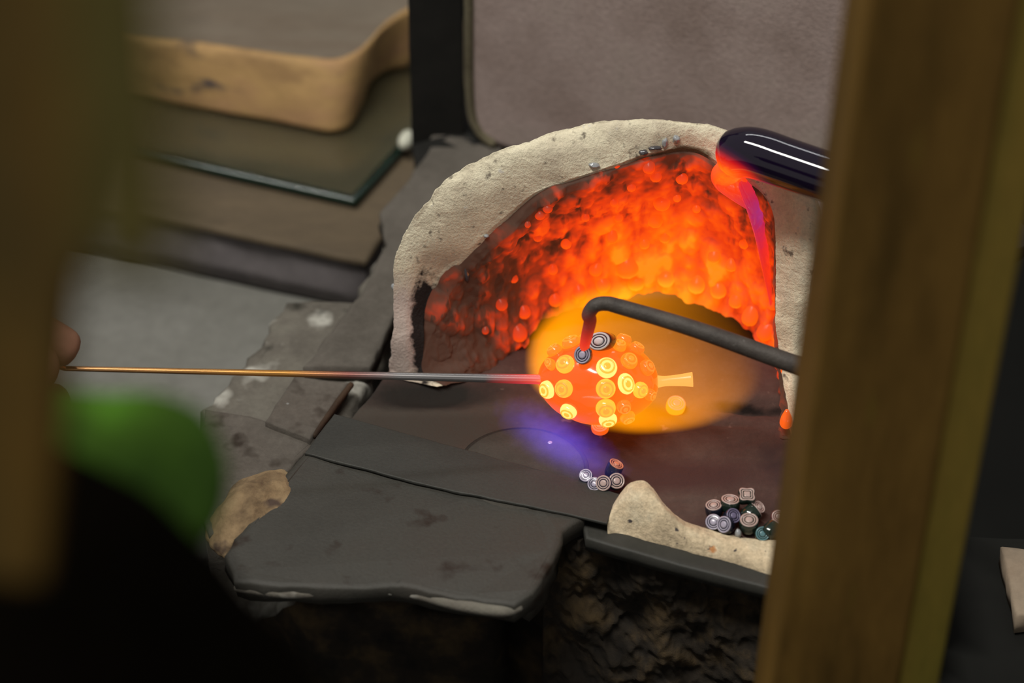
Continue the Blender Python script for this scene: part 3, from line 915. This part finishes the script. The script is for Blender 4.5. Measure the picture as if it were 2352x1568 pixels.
# ------------------------------------------------------------------ slabs and blocks in front and at the left
plate = prism('steel_plate', [PZ(768, 950, 2.6), PZ(1000, 1013, 2.6), PZ(1345, 1106, 2.6), PZ(1427, 1135, 2.6), PZ(1394, 1202, 2.6), PZ(1330, 1186, 2.6), PZ(1000, 1118, 2.6), PZ(700, 1040, 2.6)],
              1.0, m_plate, None, step=3, jit=.35, inset=.25, seed=2)
tag(plate, 'long grey steel plate with a chipped right corner in front of the burner', 'plate')
slab = prism('stone_slab', [PZ(760, 968, 1.5), PZ(1345, 1150, 1.5), PZ(1342, 1190, 1.5), PZ(1292, 1220, 1.5), PZ(1272, 1290, 0), PZ(1225, 1362, -1), PZ(1180, 1388, -2), PZ(1050, 1372, -2),
                            PZ(925, 1345, -1), PZ(800, 1350, -1), PZ(640, 1346, -1), PZ(540, 1335, -1), PZ(512, 1272, 0), PZ(655, 1090, 1.5)],
             7, m_slab, None, step=4, jit=.9, inset=1.4, seed=5)
tag(slab, 'broad brownish grey stone slab with a ragged front edge and rust spots', 'slab')
# lit lower edge of the slab, painted as a pale strip
lip = [PZ(545, 1350, -5), PZ(660, 1360, -5), PZ(800, 1360, -5), PZ(925, 1360, -5), PZ(1050, 1388, -5), PZ(1150, 1402, -5), PZ(1192, 1396, -5)]
tube('lit_lip_strip', lip, [1.2, 2.0, 1.0, 1.4, 2.0, 2.0, 1.4], m_concrete, slab, seg=12, n=40)['label'] = 'lit lower edge as a pale strip'

rock = lump('sandy_rock', PZ(596, 1190, -8), 1, m_gold, None, 5, .16, .7, (14, 21, 11), 9, Quaternion((0, 0, 1), -.45))
tag(rock, 'rough sandy yellow rock at the left of the stone slab', 'rock')
blk = prism('concrete_block', [PZ(478, 925, -8), PZ(560, 832, -8), PZ(655, 692, -8), PZ(720, 684, -8), PZ(815, 688, -8), PZ(880, 560, -8), PZ(960, 600, -8), PZ(860, 850, -8), PZ(790, 985, -8), PZ(660, 1090, -8), PZ(560, 1140, -8), PZ(470, 1130, -8), PZ(462, 940, -8)],
            60, m_concrete, None, step=4, jit=2.4, inset=2.5, seed=7)
tag(blk, 'weathered grey concrete block with whitish broken edges at the left', 'block')
blk2 = prism('brown_stone_block', [PZ(470, 938, -4), PZ(600, 958, -4), PZ(712, 1003, -4), PZ(768, 955, -4), PZ(700, 1040, -4), PZ(655, 1088, -4), PZ(640, 1180, -4), PZ(480, 1230, -4), PZ(440, 1100, -4)],
             3.8, m_darkstone, None, step=4, jit=.8, inset=1.0, seed=8)
tag(blk2, 'flat brown-grey stone between the sandy rock and the concrete block', 'stone')
bar = prism('stone_bar', [PZ(700, 838, -1), PZ(829, 671, -1), PZ(885, 560, -1), PZ(872, 487, -1), PZ(942, 405, -1), PZ(1000, 300, -1), PZ(1160, 330, -1), PZ(1060, 480, -1), PZ(960, 620, -1), PZ(905, 730, -1), PZ(848, 842, -1)],
            7, M_('grey_bar_stone', [(.09, .080, .068), (.14, .125, .108)], 40, .95, .4, 500, spec=.05, spots=[((.32, .33, .33), 70, .73, .02)]), None, step=4, jit=1.0, inset=1.2, seed=3)
tag(bar, 'long flat grey stone bar running back along the left of the arch', 'stone')
tl = prism('stone_tile', [PZ(676, 862, -1.5), PZ(800, 878, -1.5), PZ(711, 1008, -1.5), PZ(609, 966, -1.5)], 6, m_darkstone, None, step=3, jit=.4, inset=.7, seed=4)
tag(tl, 'square brown-grey stone tile with white scratches just below the steel rod', 'tile')
# angled scrap of rusty angle iron between tile and plate
fe = tube('rusty_rod', [PZ(806, 884, -2), PZ(760, 945, -2.5), PZ(722, 1000, -3)], [1.1, 1.2, 1.1], M_('rust', [(.022, .012, .007), (.06, .034, .018)], 80, .8, .4, 500), None, seg=10, n=10)
tag(fe, 'thin rusty iron strip along the right edge of the stone tile', 'iron strip')
# dark foundation below the hearth
tag(prism('foundation_block', [PZ(930, 940, -19), PZ(1330, 1120, -19), PZ(1780, 1230, -19), PZ(2050, 1280, -19), PZ(2050, 700, -19), PZ(1500, 520, -19), PZ(1100, 640, -19)], 220, m_crust, None, step=12, jit=2, inset=2, seed=6),
    'near-black block carrying the hearth stone, under the front rail', 'block')
tag(prism('lower_block', [PZ(560, 1300, -72), PZ(700, 1400, -72), PZ(1130, 1420, -72), PZ(1170, 1380, -72), PZ(820, 1290, -72), PZ(620, 1250, -72)], 200, m_crust, None, step=12, jit=2, inset=2, seed=12),
    'near-black block under the broad stone slab', 'block')

# pale firebrick lip with a mound, at the right front
def lip_brick():
    back = [(1408, 1160, 3), (1428, 1132, 7), (1448, 1114, 10.5), (1478, 1109, 12), (1502, 1128, 10.5), (1530, 1165, 7), (1570, 1196, 4), (1620, 1214, 2.5), (1700, 1236, 2), (1790, 1243, 2), (1870, 1258, 2), (1960, 1275, 2)]
    front = [(1396, 1204, 1), (1420, 1210, 0), (1450, 1217, 0), (1490, 1228, 0), (1530, 1238, 0), (1570, 1250, 0), (1610, 1261, 0), (1660, 1275, -.5), (1720, 1293, -.5), (1790, 1313, -.5), (1870, 1337, -1), (1960, 1362, -1)]
    n, vs = 150, []
    B = crom([PZ(*p) for p in back], n); F = crom([PZ(*p) for p in front], n)
    m = 0
    for i in range(n):
        mid = B[i].lerp(F[i], .45) + V3(0, -.4, 1) * (.6 + .25 * B[i].z)
        bk = B[i] + V3(0, 1.6, -1.2)
        cols = crom([bk + V3(0, 3, -max(2, B[i].z)), bk, B[i], mid, F[i], F[i] + V3(0, -1, -5), F[i] + V3(0, 2, -12)], 40)
        m = len(cols)
        for p in cols:
            vs.append(p + V3(.2, -.5, .8) * (.7 * fbm(p, 8, 4, 2) + .25 * fbm(p, 2.2, 3, 3)))
    fs = grid_faces(n, m)
    fs += [tuple(range(m)), tuple((n - 1) * m + j for j in range(m))]
    for i in range(n - 1): fs.append((i * m, (i + 1) * m, (i + 1) * m + m - 1, i * m + m - 1))
    return mesh('firebrick', vs, fs, m_brick)
tag(lip_brick(), 'pale speckled broken firebrick with a mound at its left end, at the hearth front', 'firebrick')
# grey steel rail
rail = prism('steel_rail', [PZ(1335, 1186, -2), PZ(1560, 1244, -2), PZ(1790, 1308, -2), PZ(2100, 1392, -2), PZ(2100, 1440, -2), PZ(1770, 1352, -2), PZ(1560, 1298, -2), PZ(1345, 1236, -2)],
             5, M_('dim_steel', [(.026, .026, .022), (.040, .038, .032)], 40, .6, .2, 500), None, step=5, jit=.2, inset=.8, seed=3)
tag(rail, 'dark grey steel rail along the front of the pale firebrick', 'rail')
# crusty drips hanging below the rail
def crust():
    nx, ny = 220, 120
    vs = []
    for i in range(nx):
        for j in range(ny):
            u, v = i / (nx - 1), j / (ny - 1)
            a = PZ(1250, 1215, -8).lerp(PZ(2150, 1455, -8), u)
            p = a + V3(0, 3 - 6 * v, -v * 95)
            q = V3(p.x, 0, p.z * .8)
            d = 5 * fbm(q, 16, 4, 2) + 5.0 * (.5 - abs(fbm(q, 9, 3, 5))) * (1 - .5 * v)
            vs.append(p + V3(0, -1, .1) * d)
    fs = grid_faces(nx, ny)
    b = len(vs)
    for i in (0, nx - 1):
        for j in (0, ny - 1): vs.append(vs[i * ny + j] + V3(0, 25, 0))
    # simple back so that it has depth
    fs += [(b, b + 1, b + 3, b + 2)]
    fs.append(tuple([j for j in range(ny)] + [b + 1, b])); fs.append(tuple([(nx - 1) * ny + j for j in range(ny)] + [b + 3, b + 2]))
    fs.append(tuple([i * ny for i in range(nx)] + [b + 2, b])); fs.append(tuple([i * ny + ny - 1 for i in range(nx)] + [b + 3, b + 1]))
    return mesh('slag_crust', vs, fs, m_crust, flat_ngon=False)
tag(crust(), 'lumpy brown-black slag crust hanging below the steel rail', 'slag')
tag(prism('small_stone', [PZ(1258, 1262, -14), PZ(1282, 1268, -14), PZ(1250, 1350, -14), PZ(1215, 1385, -14), PZ(1200, 1378, -14)], 8, m_slab, None, step=3, jit=.8, inset=1, seed=3),
    'narrow grey stone wedge at the lower right corner of the broad slab', 'stone')

# ------------------------------------------------------------------ background: tile, post, wooden block, glass plate
A_ = V3(.90, -.435, 0); Bv = V3(.435, .90, 0)
t0 = PZ(1078, 318, 0)
def big_tile():
    W, H, T, r = 160, 190, 26, 14
    pts = []
    out = [(W, 0), (W, H), (0, H)]
    arc = [(r - r * math.cos(a), r - r * math.sin(a)) for a in [i * math.pi / 16 for i in range(0, 9)]]
    prof = out + arc
    return [t0 + A_ * x + V3(0, 0, z) for x, z in prof], Bv * 1
tp, dn = big_tile()
tile = prism('fireclay_slab', tp, 26, m_tile, None, step=4, jit=.6, inset=1.6, seed=5, down=dn)
tag(tile, 'large pinkish grey fireclay slab standing upright behind the arch', 'slab')
side = []
tube('olive_edge', [t0 + V3(.4, -.2, 185), t0 + V3(.4, -.2, 120), t0 + V3(.4, -.2, 60), t0 + V3(.6, -.2, 17), t0 + A_ * 4 + V3(0, 0, 5), t0 + A_ * 10 + V3(0, 0, .8)], [1.9] * 6, m_tile_edge, tile, seg=12, n=50)['label'] = 'olive left edge'
po = PZ(1005, 335, -2)
pb = box('steel_post', po + V3(0, 12, -8), 20.5, 12, 260, m_black, None, 0, .8, .15, 3)
tag(pb, 'flat black steel post standing between the wooden block and the fireclay slab', 'post')
tag(prism('post_foot', [PZ(948, 330, -1), PZ(1075, 290, -1), PZ(1110, 330, -1), PZ(985, 372, -1), PZ(958, 410, -1)], 10, m_black, None, step=4, jit=.8, inset=1, seed=1),
    'black iron foot at the base of the steel post', 'foot plate')

# bench (wood) and things on it
ZB = -34
bench = prism('wooden_bench', [PZ(-200, 380, ZB), PZ(380, 500, ZB), PZ(840, 600, ZB), PZ(1010, 330, ZB), PZ(1130, 60, ZB), PZ(400, -150, ZB), PZ(-500, -150, ZB)], 3, m_bench, None, step=12, jit=.6, inset=1.5, seed=3)
tag(bench, 'brown wooden bench board under the glass plate', 'bench')
bf = prism('bench_edge', [PZ(-205, 384, ZB - 3), PZ(380, 504, ZB - 3), PZ(838, 604, ZB - 3), PZ(1010, 334, ZB - 3), PZ(1100, 100, ZB - 3), PZ(-400, 100, ZB - 3)], 23, m_benchface, bench, step=12, jit=1, inset=1, seed=4)
bf['label'] = 'purple-grey front edge'
ZG = ZB + 5
m_glass, t_, b_ = nt('greenish_plate_glass')
b_.inputs['Base Color'].default_value = (.86, .92, .84, 1)
b_.inputs['Transmission Weight'].default_value = 1.0; b_.inputs['Roughness'].default_value = .10; b_.inputs['IOR'].default_value = 1.5
m_gedge = flat('dark_green_glass_edge', (.006, .022, .014), .15, .6)
gp = prism('glass_plate', [PZ(-150, 245, ZG), PZ(360, 354, ZG), PZ(812, 455, ZG), PZ(960, 292, ZG), PZ(1010, 160, ZG), PZ(500, 40, ZG), PZ(-100, -60, ZG)], 4, m_glass, None, step=15, jit=.1, inset=.3, seed=1)
tag(gp, 'thick glass plate with dark green edges lying on the wooden bench', 'glass plate')
tube('plate_edge', [PZ(-150, 251, ZG - 2), PZ(360, 361, ZG - 2), PZ(812, 462, ZG - 2)], [2.0, 2.0, 2.0], m_gedge, gp, seg=8)['label'] = 'dark green front edge'
tube('plate_edge', [PZ(812, 462, ZG - 2), PZ(962, 296, ZG - 2)], [1.7, 1.7], m_gedge, gp, seg=8)['label'] = 'dark green right edge'
# wooden block with rounded right end and an upper hollow
def wood_block():
    n = 90
    bot = [(-250, 92), (0, 150), (150, 182), (300, 217), (450, 245), (600, 270), (700, 290), (762, 300), (805, 285), (832, 240), (850, 190), (890, 160), (935, 150), (960, 130)]
    top = [(-250, -10), (0, 40), (150, 68), (300, 96), (450, 112), (600, 132), (700, 146), (770, 150), (815, 135), (850, 105), (880, 70), (915, 45), (960, 20), (990, 0)]
    Bp = crom([PZ(x, y, ZG + 1) for x, y in bot], n)
    Tp = []
    for (bx, by), (x, y) in zip(bot, top):
        Tp.append(PZ(x, y, ZG + 1 + 24))
    Tp = crom(Tp, n)
    vs = []
    for i in range(n):
        b, t = Bp[i], Tp[i]
        col = crom([b + V3(0, 3, 0), b, b.lerp(t, .5) + V3(.5, -1.2, 0), t, t + V3(0, 4, .8)], 20)
        vs += [p + V3(0, -1, 0) * .6 * fbm(p, 14, 3, 2) for p in col]
    fs = grid_faces(n, 20)
    face = mesh('wooden_block', vs, fs, m_woodface)
    tv = [p + V3(0, 4, .8) for p in Tp]
    back = [V3(p.x * 1.0, 330, p.z) for p in tv]
    o = mesh('block_top', tv + back + [v - V3(0, 0, 26) for v in back], [tuple([i, i + 1, n + i + 1, n + i]) for i in range(n - 1)] + [(n + i, n + i + 1, 2 * n + i + 1, 2 * n + i) for i in range(n - 1)], m_wood, face)
    o['label'] = 'dull brown upper surface'
    return face
tag(wood_block(), 'big worn orange-brown wooden block with a rounded corner resting on the glass plate', 'wooden block')
tag(lump('white_pebble', PZ(934, 322, ZB + 8), 1, m_white, None, 3, .08, 1, (3.2, 5.5, 3.4), 2, Quaternion((0, 0, 1), -.3)), 'small oval white pebble at the corner of the glass plate', 'pebble')
# pale grey ground slab
ZS = -62
tag(prism('grey_stone_counter', [PZ(-500, 420, ZS), PZ(500, 420, ZS), PZ(1000, 560, ZS), PZ(1000, 1060, ZS), PZ(430, 1120, ZS), PZ(-500, 1100, ZS)], 40, m_ground, None, step=14, jit=1, inset=2, seed=2),
    'pale grey stone counter below the bench at the left', 'counter')

# ------------------------------------------------------------------ right: things behind the post
tag(box('black_machine_housing', PZ(2480, 900, -60) + V3(90, 60, -40), 180, 140, 110, flat('charcoal_paint', (.02, .02, .021), .6, .3), None, -.2, 3, .3, 2), 'charcoal box at the right edge of the photo behind the wooden post', 'box')
tag(prism('pale_stone_piece', [PZ(2298, 1252, -20), PZ(2420, 1262, -20), PZ(2420, 1400, -20), PZ(2335, 1412, -20)], 8, m_pale, None, step=4, jit=.6, inset=1.4, seed=8), 'pale pinkish stone offcut at the lower right edge of the photo', 'stone')
tag(prism('dark_ledge', [PZ(2160, 1225, -29), PZ(2600, 1240, -29), PZ(2600, 1800, -29), PZ(2100, 1800, -29)], 30, m_void, None, step=10, jit=1, inset=2, seed=2), 'dark ledge under the pale stone offcut at the lower right', 'ledge')

# ------------------------------------------------------------------ foreground: wooden post at the right
def near_post():
    d = 720
    # lower-left front corner chosen on the picture's left edge of the post, the post itself is vertical
    a = PD(1884, 784, d)
    w = 54.0
    yaw = math.radians(4)
    ux = V3(math.cos(yaw), math.sin(yaw), 0); uy = V3(-math.sin(yaw), math.cos(yaw), 0)
    lean = V3(.043, .0, 1)
    root = empty('wooden_post', a - V3(0, 0, 300), 'dark varnished wooden post in the near foreground at the right', 'post')
    def slabv(o, wx, wy, mat, name):
        vs = []
        for z in (-330, 330):
            for (x, y) in ((0, 0), (wx, 0), (wx, wy), (0, wy)):
                vs.append(o + ux * x + uy * y + lean * z)
        me = mesh(name, vs, [(0, 1, 2, 3), (4, 5, 6, 7), (0, 1, 5, 4), (1, 2, 6, 5), (2, 3, 7, 6), (3, 0, 4, 7)], mat, root, smooth=False)
        bv = me.modifiers.new('bevel', 'BEVEL'); bv.width = .0012; bv.segments = 3
        return me
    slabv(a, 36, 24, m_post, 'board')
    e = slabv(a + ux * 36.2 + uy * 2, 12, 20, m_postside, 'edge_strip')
    e['label'] = 'lighter olive-yellow strip for the lit right side'
near_post()

# ------------------------------------------------------------------ foreground: left wooden upright, batten, and the worker
def stick(name, p0, p1, wx, wy, mat, label, cat, ztw=0):
    p0, p1 = Vector(p0), Vector(p1)
    ax_ = (p1 - p0).normalized()
    s = ax_.cross(V3(0, 1, 0)).normalized(); u = s.cross(ax_)
    vs = [p + s * x * wx / 2 + u * y * wy / 2 for p in (p0, p1) for x, y in ((-1, -1), (1, -1), (1, 1), (-1, 1))]
    o = mesh(name, vs, [(0, 1, 2, 3), (4, 5, 6, 7), (0, 1, 5, 4), (1, 2, 6, 5), (2, 3, 7, 6), (3, 0, 4, 7)], mat, None, smooth=False)
    bv = o.modifiers.new('bevel', 'BEVEL'); bv.width = .002; bv.segments = 3
    return tag(o, label, cat)
stick('wooden_upright', PD(80, -500, 400), PD(-85, 1300, 430), 26, 14, m_leftpost, 'brown wooden upright very near the camera at the left edge', 'upright')
stick('olive_batten', PD(245, -300, 300), PD(310, 640, 300), 10.5, 4, m_olive, 'olive batten hanging out of focus beside the left upright', 'batten')

person = empty('person', PD(150, 1500, 700), 'person in a green top and black apron holding the thin steel rod', 'person')


def skin_mesh(name, nodes, edges, mat, parent, sub=2):
    og = nodes[0][0]
    me = bpy.data.meshes.new(name)
    me.from_pydata([(Vector(n[0]) - og) * MM for n in nodes], edges, [])
    o = bpy.data.objects.new(name, me)
    reg(o, name, og, parent)
    me.skin_vertices or None
    md = o.modifiers.new('skin', 'SKIN')
    if not me.skin_vertices: me.skin_vertices.new()
    for i, n in enumerate(nodes):
        me.skin_vertices[0].data[i].radius = (n[1] * MM, n[1] * MM)
        me.skin_vertices[0].data[i].use_root = (i == 0)
    ss = o.modifiers.new('sub', 'SUBSURF'); ss.levels = sub; ss.render_levels = sub
    md.use_smooth_shade = True
    me.materials.append(mat)
    return o


# right hand: fingertips pinch the rod at about (165, 840); the wrist lies to the left, the forearm goes down
def hand():
    T = rod_l + ax * 6
    cx, cz = V3(-1, -.10, .05).normalized(), V3(0, 0, 1)
    nodes = [(T + V3(-100, -22, -6), 24)]
    edges = []
    def chain(start, pts):
        prev = start
        for p, r in pts:
            nodes.append((T + V3(*p), r)); edges.append((prev, len(nodes) - 1)); prev = len(nodes) - 1
        return prev
    palm = chain(0, [((-78, -20, 2), 21)])
    chain(palm, [((-58, -8, 14), 10), ((-34, 0, 20), 8.6), ((-14, 0, 15), 7.8), ((-1, -1, 6.5), 6.6)])      # index
    chain(palm, [((-60, -14, 2), 9.5), ((-38, -10, -8), 8.6), ((-16, -5, -12), 7.6), ((-4, -3, -9), 6.4)])     # middle
    chain(palm, [((-62, -24, -8), 9), ((-46, -26, -22), 8), ((-30, -22, -28), 7.2), ((-20, -18, -24), 6.4)])    # ring
    chain(palm, [((-66, -34, -14), 8), ((-54, -38, -28), 7), ((-42, -34, -34), 6.3), ((-34, -30, -31), 5.8)])   # little
    chain(0, [((-76, -38, 16), 12), ((-50, -24, 20), 10), ((-24, -14, 14), 9), ((-6, -8, 6), 7.4)])            # thumb
    chain(0, [((-128, -38, -30), 22), ((-180, -70, -110), 27), ((-230, -110, -210), 33)])                      # forearm
    o = skin_mesh('hand', nodes, edges, m_skin, person)
    o['label'] = 'fingers pinching the end of the steel rod'
hand()


def blobby(name, rows, mat, parent, n=60, seg=28, amp=3, seed=0):
    """A cloth volume: rows of (centre, rx, ry) joined by smooth sections."""
    C = crom([Vector(r[0]) for r in rows], n); S = crom([V3(r[1], r[2], 0) for r in rows], n)
    vs = []
    for i in range(n):
        for j in range(seg):
            a = 2 * math.pi * j / seg
            p = C[i] + V3(math.cos(a) * S[i].x, math.sin(a) * S[i].y * .7, math.sin(a) * S[i].y * .7)
            p += (p - C[i]).normalized() * amp * fbm(p, 30, 3, seed)
            vs.append(p)
    return mesh(name, vs, grid_faces(n, seg, closed_m=True) + [tuple(range(seg)), tuple((n - 1) * seg + j for j in range(seg))], mat, parent)


# green sleeve/top: bulges up to (460, 900)
g1 = blobby('green_sleeve', [(PD(-500, 1600, 570), 40, 40), (PD(-200, 1500, 565), 40, 38), (PD(60, 1250, 560), 30, 30), (PD(230, 1130, 555), 23, 21), (PD(330, 1110, 550), 17, 19), (PD(380, 1120, 548), 9, 12)], m_green, person, amp=2.5)
g1['label'] = 'bright green cloth sleeve'
ap = blobby('black_apron', [(PD(-900, 1250, 520), 70, 40), (PD(-400, 1420, 520), 60, 40), (PD(0, 1500, 520), 42, 38), (PD(280, 1640, 520), 34, 30), (PD(560, 1860, 520), 30, 26), (PD(820, 2100, 520), 30, 24)], m_apron, person, amp=3, seed=4)
ap['label'] = 'black apron fabric out of focus at the lower left'

# ------------------------------------------------------------------ flames (self-luminous gas volumes)
def flame(name, centre, axes, dirx, stops, core, shell, label, parent=None, nscale=60, namp=.12, lift=(0, 0, 0), color=(1, .5, .02), shell_w=.10, bias=(0, 0, 0), stretch=None, color2=None):
    """Ellipsoid of glowing gas: emission = soft core + brighter skin, disturbed by noise. axes in mm."""
    q = Vector(dirx).normalized().to_track_quat('X', 'Z')
    bm = bmesh.new(); bmesh.ops.create_icosphere(bm, subdivisions=4, radius=1.0)
    me = bpy.data.meshes.new(name); bm.to_mesh(me); bm.free()
    o = bpy.data.objects.new(name, me); reg(o, name, centre, None)
    o.rotation_quaternion = q
    o.scale = Vector(axes) * MM * 1.15
    m = bpy.data.materials.new(name); m.use_nodes = True
    t = m.node_tree; t.nodes.clear(); L = t.links.new
    out = t.nodes.new('ShaderNodeOutputMaterial')
    tc = t.nodes.new('ShaderNodeTexCoord')
    mp = N(t, 'ShaderNodeMapping'); mp.inputs['Scale'].default_value = stretch or (1, 1, 1); L(tc.outputs['Object'], mp.inputs[0])
    n = N(t, 'ShaderNodeTexNoise', Scale=nscale, Detail=3); L(mp.outputs[0], n.inputs['Vector'])
    l = N(t, 'ShaderNodeVectorMath', operation='LENGTH'); L(tc.outputs['Object'], l.inputs[0])
    nm = N(t, 'ShaderNodeMath', operation='MULTIPLY_ADD'); L(n.outputs[0], nm.inputs[0]); nm.inputs[1].default_value = namp * 2; nm.inputs[2].default_value = -namp
    r_ = N(t, 'ShaderNodeMath', operation='MULTIPLY'); L(l.outputs['Value'], r_.inputs[0]); r_.inputs[1].default_value = 1.15
    a = N(t, 'ShaderNodeMath', operation='ADD'); L(r_.outputs[0], a.inputs[0]); L(nm.outputs[0], a.inputs[1])
    dens = ramp(t, stops, a.outputs[0])
    dt = N(t, 'ShaderNodeVectorMath', operation='DOT_PRODUCT'); L(tc.outputs['Object'], dt.inputs[0]); dt.inputs[1].default_value = bias
    db = N(t, 'ShaderNodeMath', operation='ADD', use_clamp=True); L(dt.outputs['Value'], db.inputs[0]); db.inputs[1].default_value = core
    mu = N(t, 'ShaderNodeMath', operation='MULTIPLY'); L(dens, mu.inputs[0]); L(db.outputs[0], mu.inputs[1])
    ms = N(t, 'ShaderNodeMath', operation='MULTIPLY'); L(mu.outputs[0], ms.inputs[0]); ms.inputs[1].default_value = shell
    em = N(t, 'ShaderNodeEmission'); em.inputs[0].default_value = (*color, 1); L(ms.outputs[0], em.inputs[1])
    L(em.outputs[0], out.inputs['Volume'])
    me.materials.append(m)
    tag(o, label, 'flame')
    return o


fc = PZ(1492, 815, 24)
flame('yellow_flame', fc, (44, 35, 21), (1, .06, .02), [(0, (.17,) * 3), (.62, (.26,) * 3), (.86, (1,) * 3), (.91, (.7,) * 3), (.97, (0,) * 3)], .40, 74,
      'translucent yellow and amber flame wrapped around the glowing bead', nscale=1.5, namp=.08, color=(1, .30, .0), bias=(-.58, .0, -.26))
flame('blue_flame', PZ(1288, 1014, 7), (29, 12, 8), (.72, -.66, -.03), [(0, (1,) * 3), (.35, (.62,) * 3), (.7, (.16,) * 3), (1.0, (0,) * 3)], 1.0, 62,
      'blue violet gas flame rising from the round burner', nscale=3.2, namp=.25, color=(.16, .10, .85), stretch=(3, 1, 1))
